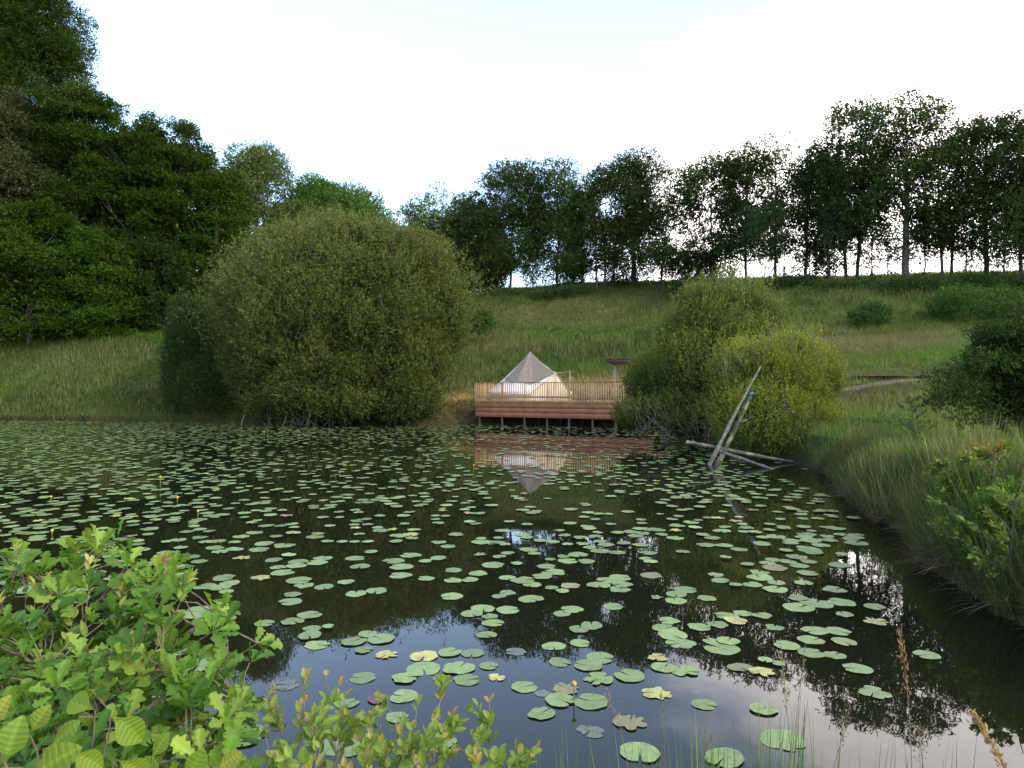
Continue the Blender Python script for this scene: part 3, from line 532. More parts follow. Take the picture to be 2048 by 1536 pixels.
def weeds(name, lab, x0, x1, y0, y1, n, rad, leaf, base, seed, keep=lambda x, y: x > -1e9):
    r = np.random.default_rng(seed); x = r.uniform(x0, x1, n); y = r.uniform(y0, y1, n); u, v = deck_uv(x, y)
    ok = (pond_sd(x, y) > .5) & ~((u > -.5) & (u < DK_L + .5) & (v > -1) & (v < DK_W + .5)) & (np.abs(x / y) < .9) & (seg_d(x, y, DITCH) > 2) & (fbm(x, y, 7, seed) > .5) & (seg_d(x, y, ctr[::8]) > 1)
    x, y = x[ok], y[ok]; s = rad * r.uniform(.5, 1.3, len(x)); g = Geo(); clump_foliage(g, np.stack([x, y, H(x, y) + s * .35, s, s, s * r.uniform(.5, .9, len(x))], 1), leaf, base, r, .5, up=.8); tag(g.build(name, LEAF), lab, 'weeds', kind='stuff')
weeds('meadow_weeds', 'leafy weed clumps scattered over the meadow behind the deck', -6, 60, 50, 84, 700, .42, .13, (.048, .095, .016), 3)
weeds('bank_weeds', 'leafy weeds in the grass of the left bank', -55, -18, 54, 66, 500, .5, .13, (.055, .11, .016), 4)
weeds('bank_weeds', 'bright leafy weeds on the bank right of the yellow willows', 9, 30, 16, 34, 420, .30, .07, (.085, .15, .022), 5)
weeds('bank_weeds', 'small leafy weeds on the near right bank among the sedges', 6, 14, 6, 18, 150, .2, .045, (.09, .155, .025), 6)

bush(2020, 1035, 56, 70, 7.7, 'leafy yellow green shrub at the right edge just above the sedges', base=(.10, .15, .026), leaf=.038, ncl=60, crs=.24, dens=.5, seed=81, upright=True, fill=500, stems=7)
bush(1925, 975, 40, 34, 9.6, 'small yellow green shrub on the near right bank left of the leafy one', base=(.11, .155, .03), leaf=.04, ncl=40, crs=.24, dens=.4, seed=82, upright=True, fill=250, stems=5)
bush(1960, 1120, 34, 30, 8.3, 'low green shrub hanging over the water edge between the sedge tussocks', base=(.08, .13, .024), leaf=.038, ncl=36, crs=.26, dens=.4, seed=83, fill=200, stems=5)
# ------------------------------------------------------------------ wooden deck with railing
REDW = wood_mat('red_stained_wood', (.10, .038, .016), (.185, .073, .033), (.28, .13, .062))
PINE = wood_mat('pale_pine', (.25, .15, .068), (.39, .245, .115), (.54, .37, .20))
DARKW = wood_mat('dark_brown_wood', (.03, .019, .012), (.06, .038, .024), (.10, .068, .042))
GREYW = wood_mat('grey_weathered_wood', (.14, .12, .10), (.24, .20, .165), (.36, .31, .26))
RAILW = wood_mat('stained_rail_wood', (.12, .055, .025), (.20, .10, .05), (.30, .17, .09))
def DP(u, v, z): return np.array([*(DK0 + DKU * u + DKV * v), z])
U3, V3 = np.array([*DKU, 0.]), np.array([*DKV, 0.])
deck = thing('wooden_deck', 'wooden deck on posts over the water with red brown skirt boards and pale railing', 'deck', DP(0, 0, 0))
def part(name, m, fn, parent=deck, smooth=False, label=None):
    g = Geo(); fn(g); o = g.build(name, m, parent, smooth)
    if label: o['label'] = label
    return o
def boards(g):
    n = 60
    for k in range(n): g.box(DP(DK_L / 2, .05 + (k + .5) * DK_W / n, DK_Z - .016), (DK_L, DK_W / n - .006, .032), U3)
part('floor', PINE, boards)
part('joist_frame', DARKW, lambda g: [g.box(DP(DK_L / 2, v, DK_Z - .12), (DK_L - .1, .06, .16), U3) for v in (.10, 1.2, 2.4, 3.6, 4.8, 6, 7.2, 8.3)])
def u_at(px):                                  # where the deck front line is seen at column px
    k = (px - 1024) / F; return (k * DK0[1] - DK0[0]) / (DKU[0] - k * DKU[1])
cuts = [0, u_at(1050), u_at(1188), DK_L]
for a, b in zip(cuts[:-1], cuts[1:]):
    for k in range(3):
        z = .55 + (k + .5) * .317; part('skirt_board', REDW, lambda g: g.box(DP((a + b) / 2, -.06 + .006 * (k % 2), z), (b - a - .012, .03, .309), U3, bev=.005))
for k in range(3): part('skirt_board', REDW, lambda g: g.box(DP(-.02, 1.2, .55 + (k + .5) * .317), (2.5, .03, .309), V3, bev=.005))
for px in (959, 1004, 1049, 1094, 1138, 1185, 1231, 1280):
    u = u_at(px); part('pile', DARKW, lambda g: (g.box(DP(u, .02, .1), (.11, .11, 1.5), U3, bev=.012), g.box(DP(u, -.05, .44), (.08, .05, .14), U3)))
    for v in (2.2, 4.4): part('pile', DARKW, lambda g: g.box(DP(u, v, .5), (.12, .12, 2.0), U3, bev=.012))
rail = deck
part('top_rail', RAILW, lambda g: g.box(DP(DK_L / 2, -.09, 2.90), (DK_L + .16, .11, .045), U3, bev=.008))
part('lower_rail', RAILW, lambda g: g.box(DP(DK_L / 2, -.03, 1.93), (DK_L, .045, .115), U3, bev=.006))
part('edge_board', PINE, lambda g: g.box(DP(DK_L / 2, -.028, 1.665), (DK_L, .035, .07), U3, bev=.005))
nb = 77
for k in range(nb):
    u = .08 + k * (DK_L - .16) / (nb - 1); dz = rng.normal(0, .004)
    part('baluster', PINE, lambda g: g.box(DP(u, -.082, 2.18 + dz), (.062, .028, 1.39), U3, bev=.004))
for px in (959, 1004, 1049, 1094, 1138, 1185, 1231, 1280): part('rail_post', PINE, lambda g: g.box(DP(u_at(px), .045, 2.2), (.08, .08, 1.36), U3, bev=.008))
for uu in (-.05, DK_L + .05):
    part('side_rail', RAILW, lambda g: (g.box(DP(uu, 1.18, 2.90), (2.3, .09, .045), V3, bev=.006), g.box(DP(uu, 1.18, 1.93), (2.3, .04, .1), V3, bev=.006)))
    for k in range(11): part('baluster', PINE, lambda g: g.box(DP(uu, .12 + k * .2, 2.2), (.05, .028, 1.36), V3, bev=.004))
    part('corner_post', PINE, lambda g: g.box(DP(uu, 2.35, 2.1), (.11, .11, 1.7), U3, bev=.01)); part('corner_post', PINE, lambda g: g.box(DP(uu + .03, -.02, 2.18), (.11, .11, 1.5), U3, bev=.01))

# ------------------------------------------------------------------ bell tent
def cloth(name, c, sc=120, b_=.15, var=.08, rough=.85, trans=0):
    m, t, b, N_, L_ = mat(name); n = noise(t, 1.4, 5); c = np.array(c)
    L_(ramp(t, n.outputs['Fac'], [(.3, tuple(c * (1 - var))), (.7, tuple(np.minimum(c * (1 + var), .9)))]), b.inputs['Base Color']); b.inputs['Roughness'].default_value = rough
    n2 = noise(t, sc, 2); bump(t, b, n2.outputs['Fac'], b_, .004); return m
WHITE = cloth('white_canvas', (.60, .59, .56)); BEIGE = cloth('beige_canvas', (.50, .43, .33)); ROPE = cloth('rope', (.6, .58, .5))
m, t, b, N_, L_ = mat('brown_woven_cover'); n = noise(t, 26, 6, rough=.8); n2 = noise(t, 3, 4)
L_(ramp(t, n.outputs['Fac'], [(.36, (.055, .045, .035)), (.5, (.16, .135, .105)), (.66, (.34, .30, .245))]), b.inputs['Base Color']); b.inputs['Roughness'].default_value = 1; bump(t, b, n.outputs['Fac'], 1, .04); COVER = m
TD = 50.; tc_ = P(1060, 705, TD); TCX, TCY, TPZ = tc_; AP = P(1113, 746, 47.4); TR = 3.05; EZ = DK_Z + .66
tent = thing('bell_tent', 'white bell tent with brown woven cover over its peak, pitched on the wooden deck', 'tent', (TCX, TCY, DK_Z + .01))
thd = math.degrees(math.atan2(AP[1] - TCY, AP[0] - TCX)) % 360; GAP = 33
def eave(th):
    d = (th - thd + 180) % 360 - 180
    def ring(a): a = math.radians(a); return np.array([TCX + TR * math.cos(a), TCY + TR * math.sin(a), EZ])
    if abs(d) >= GAP: return ring(th)
    e = ring(thd + math.copysign(GAP, d)); k = abs(d) / GAP; return AP * (1 - k) + e * k
def roof_pt(th, t, off=0):
    pk = np.array([TCX, TCY, TPZ]); e = eave(th); p = pk + (e - pk) * t; sag = .10 * math.sin(math.pi * t)
    d = (th - thd + 180) % 360 - 180
    seam = abs(((th - thd) % 30) / 30 - .5) * 2 if abs(d) >= GAP else 1 - abs(d) / GAP * .8
    p[2] -= sag * (1.25 - .55 * seam) * 1.5; a = math.radians(th); p += np.array([math.cos(a), math.sin(a), .8]) * off; return p
def surf(g, ths, nt, tmax=lambda th: 1, off=0, jag=0):
    rows = [[roof_pt(th, tmax(th) * k / nt, off + (.03 * math.sin(th * .9 + k) * k / nt if jag else 0)) for k in range(nt + 1)] for th in ths]
    V = np.array(rows).reshape(-1, 3); i = np.arange(len(ths) - 1)[:, None] * (nt + 1); j = np.arange(nt)[None]
    g.add(V, np.stack([i + j, i + j + 1, i + nt + 2 + j, i + nt + 1 + j], -1).reshape(-1, 4))
ths = np.r_[np.arange(thd, thd + 360.1, 3)]
part('roof', WHITE, lambda g: surf(g, ths, 12), tent, True)
def valance(g):
    a = np.arange(thd + GAP, thd + 360 - GAP + .1, 3); top = np.array([eave(q) + [0, 0, .0] for q in a]); c2 = np.array([TCX, TCY, 0])
    o_ = unit((top - c2) * [1, 1, 0]) * .03; lo = top + o_ - np.array([0, 0, .15]) - np.array([[0, 0, .035 * abs(math.sin(q * .35))] for q in a]); V = np.stack([top + o_ * .3, lo], 1).reshape(-1, 3); i = np.arange(len(a) - 1) * 2
    g.add(V, np.stack([i, i + 1, i + 3, i + 2], 1))
part('valance', WHITE, valance, tent)
def wall(g):
    a = np.arange(thd + GAP, thd + 360 - GAP + .1, 3); top = np.array([eave(q) for q in a]); top[:, :2] = np.array([TCX, TCY]) + (top[:, :2] - [TCX, TCY]) * .985; lo = top.copy(); lo[:, 2] = DK_Z + .01
    V = np.stack([top, lo], 1).reshape(-1, 3); i = np.arange(len(a) - 1) * 2; g.add(V, np.stack([i, i + 1, i + 3, i + 2], 1))
part('wall', BEIGE, wall, tent)
eL, eR = eave(thd - GAP - .01), eave(thd + GAP + .01); fl = lambda p: np.array([p[0], p[1], DK_Z + .01])
def door(g):
    inn = np.array([TCX, TCY, 0]) - AP; inn[2] = 0; inn = unit(inn) * .06; a_ = AP + inn - [0, 0, .03]
    mid = (fl(eL) + fl(eR)) / 2 + inn - inn * 4; V = np.array([a_, eL + inn, fl(eL) + inn, mid, fl(eR) + inn, eR + inn]); g.add(V, [[0, 1, 2], [0, 2, 3], [0, 3, 4], [0, 4, 5]])
part('door_panel', BEIGE, door, tent)
part('door_seam', cloth('seam', (.38, .27, .17)), lambda g: (g.tube([AP - [.0, .03, .06], (fl(eL) + fl(eR)) / 2 + unit(AP - tc_) * [.2, .2, 0] - [0, .03, 0]], .02, n=5), g.tube([AP, eL], .025, n=5), g.tube([AP, eR], .025, n=5), g.tube([eR, fl(eR)], .02, n=5)), tent)
CT = [(198, .66), (215, .70), (240, .73), (262, .76), (thd - GAP, .80), (thd - 12, .93), (thd, .985), (thd + 12, .93), (thd + GAP, .84), (370, .76), (425, .70)]
part('woven_cover', COVER, lambda g: surf(g, np.arange(210, 425, 3), 14, lambda th: float(np.interp(th, *zip(*CT))) + .012 * math.sin(th * 1.7), .045, 1), tent, True)
part('peak_cap', cloth('cap', (.30, .27, .22)), lambda g: g.tube([tc_ - [0, 0, .12], tc_ + [0, 0, .06]], .07, .02, 8), tent)
POLE = P(1140, 742, 46.4)
part('guy_rope', ROPE, lambda g: (g.tube([AP, (AP + POLE) / 2 - [0, 0, .03], POLE], .013, n=4), g.tube([eave(215) , np.array([-2.2, 47.9, 1.7])], .009, n=4), g.tube([eave(250), DP(1.2, .2, 1.7)], .009, n=4)), tent)
tag(part('rope_post', GREYW, lambda g: g.box((POLE[0], POLE[1], (POLE[2] + DK_Z) / 2), (.07, .07, POLE[2] - DK_Z), U3, bev=.008), None), 'thin wooden post holding the guy rope right of the tent', 'post')
# ------------------------------------------------------------------ open timber shelter, table, chairs
SU, SV = 9.30, 2.5
sh = thing('timber_shelter', 'open timber shelter with dark flat roof, half hidden by the tall willow bush', 'shelter', DP(SU, SV, DK_Z))
for u, v in ((0, 0), (3.0, 0), (0, 2.8), (3.0, 2.8)):
    part('post', GREYW, lambda g: g.box(DP(SU + u, SV + v, DK_Z + 1.22), (.19, .19, 2.44), U3, bev=.015), sh)
    for s in ((1, -1) if u == 0 else (-1, 1)):
        if s * (1 if u == 0 else -1) > 0: part('brace', GREYW, lambda g: g.box(DP(SU + u + s * .30, SV + v, DK_Z + 2.12), (.80, .09, .09), U3 * s + [0, 0, 1.0], up=V3), sh)
part('roof', DARKW, lambda g: (g.box(DP(SU + 1.5, SV + 1.4, DK_Z + 2.80), (3.9, 3.9, .10), U3), g.box(DP(SU + 1.5, SV - .52, DK_Z + 2.66), (3.9, .05, .24), U3), g.box(DP(SU - .44, SV + 1.4, DK_Z + 2.66), (3.8, .05, .24), V3), g.box(DP(SU + 3.44, SV + 1.4, DK_Z + 2.66), (3.8, .05, .24), V3)), sh)
part('beam', GREYW, lambda g: (g.box(DP(SU + 1.5, SV, DK_Z + 2.52), (3.3, .12, .16), U3), g.box(DP(SU + 1.5, SV + 2.8, DK_Z + 2.52), (3.3, .12, .16), U3)), sh)
def slats(g):
    for k in range(15): g.box(DP(SU + 1.5, SV + 2.93, DK_Z + .1 + k * .165), (3.1, .025, .15), U3); g.box(DP(SU + 3.13, SV + 1.4, DK_Z + .1 + k * .165), (2.8, .025, .15), V3)
part('back_wall', DARKW, slats, sh)
tb = thing('garden_table', 'small pale wooden table standing on the deck between dark chairs', 'table', DP(7.9, 2.2, DK_Z))
part('tabletop', GREYW, lambda g: [g.box(DP(7.9, 2.2 - .36 + k * .12, DK_Z + .74), (1.0, .11, .03), U3) for k in range(7)], tb)
for a, b in ((-.42, -.3), (.42, -.3), (-.42, .3), (.42, .3)): part('leg', GREYW, lambda g: g.box(DP(7.9 + a, 2.2 + b, DK_Z + .365), (.06, .06, .72), U3), tb)
def chair(u, v, s, lab):
    c = thing('garden_chair', lab, 'chair', DP(u, v, DK_Z), 'chairs on the deck')
    part('seat', DARKW, lambda g: g.box(DP(u, v, DK_Z + .44), (.46, .46, .04), U3, bev=.01), c); part('backrest', DARKW, lambda g: g.box(DP(u + s * .23, v, DK_Z + .78), (.66, .46, .03), U3 * s * .25 + [0, 0, 1], up=V3 * 0 + U3), c)
    for a in (-.2, .2):
        for b in (-.2, .2): part('leg', DARKW, lambda g: g.box(DP(u + a, v + b, DK_Z + .21), (.04, .04, .42), U3), c)
chair(7.0, 2.2, -1, 'dark chair on the deck left of the pale table'); chair(8.75, 2.3, 1, 'dark chair on the deck between pale table and shelter post')
# ------------------------------------------------------------------ dead poles and logs in the water
def wobble(a, b, r, k=12, amp=.02): a, b = np.asarray(a), np.asarray(b); t = np.linspace(0, 1, k)[:, None]; Ln = np.linalg.norm(b - a); return a + (b - a) * t + np.cumsum(r.normal(0, amp * Ln / k, (k, 3)), 0) * np.sin(t * np.pi)
m, t, b, N_, L_ = mat('lichen_wood'); n = noise(t, 7, 8, rough=.75); n2 = noise(t, 2.5, 5)
r1 = ramp(t, n.outputs['Fac'], [(.35, (.022, .018, .014)), (.52, (.075, .065, .05)), (.68, (.15, .14, .115))]); r2 = ramp(t, n2.outputs['Fac'], [(.52, (0, 0, 0)), (.60, (1, 1, 1))])
x_ = N_('ShaderNodeMix'); x_.data_type = 'RGBA'; L_(r2, x_.inputs['Factor']); L_(r1, x_.inputs['A']); x_.inputs['B'].default_value = (.20, .22, .13, 1); L_(x_.outputs['Result'], b.inputs['Base Color']); b.inputs['Roughness'].default_value = .95; bump(t, b, n.outputs['Fac'], 1, .05); LICH = m
r_ = np.random.default_rng(77)
def log(name, a, b, r0, r1, lab, mt, br=(), cat='log'):
    A, B = P(*a), P(*b); th = thing(name, lab, cat, A); g = Geo(); pl = wobble(A, B, r_); rad = np.linspace(r0, r1, 12) * (1 + .12 * r_.normal(size=12)); g.tube(pl, rad, None if False else None, 9); g.build('trunk', mt, th, smooth=True)
    for c, d, rr in br: g = Geo(); g.tube(wobble(P(*c), P(*d), r_, 6, .06), rr, rr * .3, 6); g.build('branch', mt, th, smooth=True)
    return th
_t = Geo.tube
def tube2(s, pts, r0, r1=None, n=6, col=(.5, .5, .5), cap=True):
    if not np.isscalar(r0): r1 = 0
    _t(s, pts, r0, r1, n, col, cap)
Geo.tube = tube2
log('leaning_pole', (1416, 935, 21.9), (1521, 733, 23.2), .075, .03, 'longer grey dead pole leaning right out of the pond, behind the forked one', DEAD, cat='dead pole')
log('leaning_pole', (1428, 945, 21.3), (1503, 790, 21.4), .085, .04, 'shorter forked dead pole leaning right with a blue rag at its top', LICH, [((1478, 848, 21.2), (1510, 833, 21.0), .045)], cat='dead pole')
log('fallen_log', (1372, 884, 22.2), (1625, 932, 22.6), .062, .055, 'mossy pale log lying across the foot of the leaning poles, upper one', LICH, [((1400, 892, 22.2), (1385, 880, 22.0), .03)])
log('fallen_log', (1440, 903, 21.8), (1560, 944, 20.6), .055, .045, 'darker log half in the water below the mossy one', DEAD)
tag((lambda g: (g.box(P(1503, 788, 21.35), (.16, .13, .10), (1, .2, .3), bev=.03), g.box(P(1500, 797, 21.3), (.05, .04, .16), (1, 0, 0)), g.build('blue_rag', cloth('blue_cloth', (.025, .07, .10))))[-1])(Geo()), 'blue rag tied round the top of the forked dead pole', 'rag')
th = thing('dead_brush', 'grey bare twigs sticking out of the shore under the tall willow bush', 'dead branches', P(1370, 880, 26)); g = Geo()
for k in range(34):
    px = r_.uniform(1280, 1440); a = P(px, r_.uniform(855, 895), r_.uniform(26, 29)); a[2] = max(a[2], .02); e = a + np.array([r_.normal(0, .7), r_.normal(0, .5), r_.uniform(.2, 1.3)]); pl = limb(a, e, r_, .12, 6); g.tube(pl, .015, .005, 4)
    for _ in range(3): q = pl[r_.integers(2, 6)]; g.tube(limb(q, q + r_.normal(0, .4, 3) + [0, 0, .15], r_, .1, 4), .010, .003, 3)
g.build('branches', GREYBARK, th)
th = thing('dead_brush', 'pale bare roots and twigs under the willow dome by the water', 'dead branches', P(590, 850, 46)); g = Geo()
for k in range(40):
    a = P(620 + r_.normal(0, 40), 845, 44.5 + r_.uniform(0, 2)); a[2] = .05; e = a + np.array([r_.normal(0, .9), r_.normal(0, .5), r_.uniform(.2, 1.8)]); g.tube(limb(a, e, r_, .15, 6), .035, .008, 4)
g.build('branches', GREYBARK, th)
# ------------------------------------------------------------------ lily pads
def pad_geo(r, R=.5, tear=0., seg=30, rings=3, wav=.006, fold=0.0):
    notch = r.uniform(.07, .16); a = np.linspace(notch, 2 * math.pi - notch, seg); ph = r.uniform(0, 6, 4)
    rad = R * (1 + .035 * np.sin(2 * a + ph[0]) + .02 * np.sin(5 * a + ph[1]) + .012 * np.sin(9 * a + ph[2])); lob = np.minimum(a, 2 * math.pi - a); rad *= 1 - .16 * np.exp(-((lob - notch) / .22) ** 2)
    if tear:
        bites = np.zeros(seg)
        for _ in range(int(3 + tear * 5)): c = r.uniform(.3, 6); bites = np.maximum(bites, r.uniform(.25, .95) * tear * np.exp(-((a - c) / r.uniform(.06, .35)) ** 2))
        rad = rad * (1 - .75 * bites)
    V = [[0, 0, 0]]; 
    for k in range(1, rings + 1):
        f = k / rings; z = R * (wav * f * np.sin(2 * a + ph[3]) + wav * .8 * f ** 3 * np.sin(6 * a + ph[1])) * 2 + R * fold * np.clip(np.cos(a - ph[0]), 0, 1) ** 4 * f ** 2
        V += list(np.stack([rad * f * np.cos(a) * .93, rad * f * np.sin(a) * 1.0, z], 1))
    V = np.array(V); V[0, 2] = 0; T = [[0, 1 + j, 2 + j] for j in range(seg - 1)]; Q = [[1 + k * seg + j, 1 + (k + 1) * seg + j, 2 + (k + 1) * seg + j, 2 + k * seg + j] for k in range(rings - 1) for j in range(seg - 1)]
    return V, np.array(T), np.array(Q).reshape(-1, 4) if Q else None
def pad_mat(name, c1, c2, c3, rough=.38, spot=.62):
    m, t, b, N_, L_ = mat(name); tc = N_('ShaderNodeTexCoord'); sp = N_('ShaderNodeSeparateXYZ'); L_(tc.outputs['Object'], sp.inputs[0])
    at = N_('ShaderNodeMath'); at.operation = 'ARCTAN2'; L_(sp.outputs['Y'], at.inputs[0]); L_(sp.outputs['X'], at.inputs[1])
    mu = N_('ShaderNodeMath'); mu.operation = 'MULTIPLY'; mu.inputs[1].default_value = 17; L_(at.outputs[0], mu.inputs[0]); si = N_('ShaderNodeMath'); si.operation = 'SINE'; L_(mu.outputs[0], si.inputs[0])
    oi = N_('ShaderNodeObjectInfo'); n = N_('ShaderNodeTexNoise'); n.noise_dimensions = '4D'; n.inputs['Scale'].default_value = 4.5; n.inputs['Detail'].default_value = 7; L_(tc.outputs['Object'], n.inputs['Vector'])
    rm = N_('ShaderNodeMath'); rm.operation = 'MULTIPLY'; rm.inputs[1].default_value = 40; L_(oi.outputs['Random'], rm.inputs[0]); L_(rm.outputs[0], n.inputs['W'])
    a1 = N_('ShaderNodeMath'); a1.operation = 'MULTIPLY_ADD'; a1.inputs[1].default_value = .035; L_(si.outputs[0], a1.inputs[0]); L_(n.outputs['Fac'], a1.inputs[2])
    col = ramp(t, a1.outputs[0], [(.32, c1), (.52, c2), (spot, c2), (spot + .06, c3)])
    hs = N_('ShaderNodeHueSaturation'); v = N_('ShaderNodeMapRange'); v.inputs['To Min'].default_value = .78; v.inputs['To Max'].default_value = 1.2; L_(oi.outputs['Random'], v.inputs[0]); L_(v.outputs[0], hs.inputs['Value']); L_(col, hs.inputs['Color']); L_(hs.outputs[0], b.inputs['Base Color'])
    b.inputs['Roughness'].default_value = rough; bump(t, b, a1.outputs[0], .5, .02); return m
PADG = pad_mat('lily_pad_green', (.10, .155, .045), (.145, .205, .066), (.21, .19, .068), spot=.66)
PADY = pad_mat('lily_pad_yellow', (.34, .32, .07), (.27, .29, .09), (.24, .14, .06), spot=.55)
PADB = pad_mat('lily_pad_brown', (.14, .14, .06), (.17, .165, .08), (.10, .08, .04), rough=.6)
PADP = pad_mat('lily_pad_purple', (.10, .035, .045), (.13, .05, .055), (.08, .05, .05))
PADS = pad_mat('lily_pad_sunken', (.075, .09, .060), (.10, .115, .08), (.06, .06, .04), rough=.15)
def zm(x0, y0, s, rows, kind='g'): return [(x0 + q[0] * s, y0 + q[1] * s, q[2] * s, (q[3] if len(q) > 3 else kind)) for q in rows]
pads = zm(400, 1080, .293, [(440, 26, 130), (575, 38, 150), (405, 67, 135), (1165, 87, 100), (1440, 106, 145), (508, 137, 122), (838, 126, 120), (670, 152, 135), (800, 158, 140), (1060, 127, 130), (1320, 144, 145), (1630, 126, 115), (1540, 147, 100), (535, 188, 118), (662, 178, 135),
 (1092, 182, 130), (1375, 187, 165), (565, 226, 150), (165, 258, 145), (200, 300, 130), (410, 260, 135, 'ty'), (290, 122, 115, 'ty'), (675, 280, 170), (710, 312, 135), (847, 322, 125), (997, 291, 125), (1370, 244, 155), (1543, 266, 118), (1728, 210, 115), (1898, 233, 125), (1728, 278, 130),
 (630, 376, 115), (615, 426, 150), (1065, 368, 145), (1205, 350, 155), (1718, 388, 150), (750, 517, 160), (632, 560, 160), (440, 573, 130), (90, 530, 150), (125, 490, 210), (765, 607, 130), (875, 602, 85), (748, 657, 165), (800, 718, 175), (1050, 697, 165), (1145, 645, 125), (1237, 680, 180),
 (1118, 755, 130), (1275, 787, 150, 'ty'), (1530, 795, 190, 'y'), (1705, 772, 155), (1860, 777, 145), (1525, 883, 235), (1405, 945, 190), (1765, 880, 210), (1820, 957, 180), (1970, 862, 130), (1110, 943, 175), (1930, 470, 170), (1855, 507, 150), (1980, 527, 110), (2000, 570, 150),
 (1955, 650, 140), (1990, 172, 130), (1920, 18, 130), (2000, 20, 120), (1335, 18, 100), (1630, 18, 105), (1695, 44, 105), (970, 20, 75), (1055, 17, 80), (1145, 17, 85), (300, 1340, 310), (1000, 1395, 340), (1655, 1385, 185), (1010, 1120, 150), (1390, 1070, 185), (1215, 1088, 150, 'p'),
 (725, 1220, 120, 'p'), (1345, 1215, 160), (580, 990, 200, 's'), (1125, 1235, 110, 's'), (1635, 940, 110, 's')])
pads += zm(900, 1060, .2441, [(630, 65, 110), (735, 95, 110), (845, 108, 110), (1090, 112, 125), (1230, 100, 120), (1280, 125, 140), (1145, 147, 120), (1420, 115, 120), (1560, 125, 135), (1570, 30, 130), (1520, 50, 130), (1370, 33, 110), (1190, 63, 110), (255, 102, 160), (255, 75, 95),
 (400, 75, 100), (395, 108, 120), (450, 128, 105), (475, 192, 120), (690, 205, 120), (1050, 203, 170), (825, 245, 100), (930, 225, 120), (965, 255, 160), (1118, 260, 140), (1240, 178, 150), (1370, 190, 130), (1620, 192, 140), (1645, 262, 120), (245, 207, 120, 'b'), (405, 232, 120),
 (355, 290, 190), (545, 288, 105), (790, 300, 150), (845, 350, 200), (755, 385, 170), (225, 360, 150), (470, 393, 140), (605, 418, 210), (830, 478, 120), (920, 512, 120), (985, 460, 170, 'b'), (1395, 393, 175), (1290, 415, 170), (1215, 455, 180), (1405, 450, 180), (1650, 375, 175, 'b'),
 (465, 518, 145), (400, 550, 120), (665, 570, 200), (475, 660, 190), (1000, 652, 180), (920, 687, 140), (1340, 630, 170), (1690, 562, 120, 'y'), (1930, 492, 190), (1855, 530, 170), (1850, 583, 180), (1160, 787, 190), (1060, 818, 170), (1790, 750, 175), (1760, 810, 210), (1825, 865, 240),
 (1890, 932, 245), (850, 955, 190), (1067, 932, 160), (1230, 1050, 230), (1130, 1115, 235), (900, 1085, 195), (1700, 1050, 175, 'ty'), (1755, 1130, 200), (1930, 1160, 230, 't'), (1470, 1198, 240), (1215, 1225, 260, 't'), (610, 1290, 215), (900, 1400, 250), (1155, 1410, 280),
 (955, 1300, 230, 'tb'), (1690, 1340, 250, 'ty'), (750, 1510, 230), (370, 1215, 160, 'ty'), (540, 1000, 180, 's'), (760, 1340, 130, 's')])
pads += zm(1300, 1060, .2441, [(590, 10, 150), (770, 18, 110), (510, 68, 130), (605, 130, 150), (925, 70, 115), (920, 112, 145), (1035, 57, 150), (1160, 88, 150), (1150, 110, 130), (1280, 38, 160), (1260, 63, 140), (1315, 88, 170), (1455, 85, 150), (1400, 128, 140), (1555, 42, 115), (1650, 75, 130),
 (1690, 110, 180), (1110, 172, 120), (1310, 168, 190), (1200, 225, 165), (1010, 250, 130), (1130, 258, 130), (1300, 262, 130), (1220, 295, 155), (1555, 288, 180), (620, 235, 100), (1025, 312, 200, 'b'), (1290, 357, 165), (540, 370, 130), (580, 418, 150), (900, 390, 200), (700, 460, 115),
 (840, 450, 150), (1035, 432, 150), (1025, 490, 195), (1260, 437, 150), (1515, 490, 195), (465, 563, 155), (1215, 560, 155), (1365, 603, 250), (1570, 595, 220), (1220, 637, 240), (1595, 697, 140), (1840, 635, 160), (625, 705, 195), (760, 685, 150), (705, 748, 190, 'y'), (915, 705, 160),
 (405, 800, 190), (550, 778, 180), (1020, 800, 160), (1850, 755, 210, 'ty'), (1350, 825, 210), (1545, 835, 200), (500, 915, 130), (640, 915, 180), (585, 970, 290), (1320, 905, 205), (1120, 953, 205), (1590, 922, 195), (1320, 1010, 210), (1510, 1030, 180), (740, 1130, 190, 'b'), (945, 1085, 120),
 (1050, 1105, 110), (910, 1170, 210, 'ty'), (1700, 1145, 225), (1830, 1335, 240, 't'), (445, 1433, 200), (930, 1475, 215)])
pads += zm(1150, 1200, .4385, [(1605, 252, 105), (295, 700, 170), (680, 725, 180), (945, 640, 200), (250, 560, 155, 'tb'), (70, 600, 120, 's')])
pads += [(430, 1240, 90, 'g'), (400, 1225, 80, 'g'), (330, 1395, 55, 'g'), (375, 1420, 60, 'g'), (300, 1500, 60, 'g'), (60, 1180, 60, 'g'), (150, 1200, 60, 'g'), (260, 1230, 60, 'g'), (350, 1300, 70, 'g'), (400, 1330, 70, 'g')]
r = np.random.default_rng(21)
items = [];
for px, py, W, k in pads:
    D = EYE * F / (py - HZ); items.append(((px - 1024) / F * D, D, min(W / F * D * 1.06, .44), k))
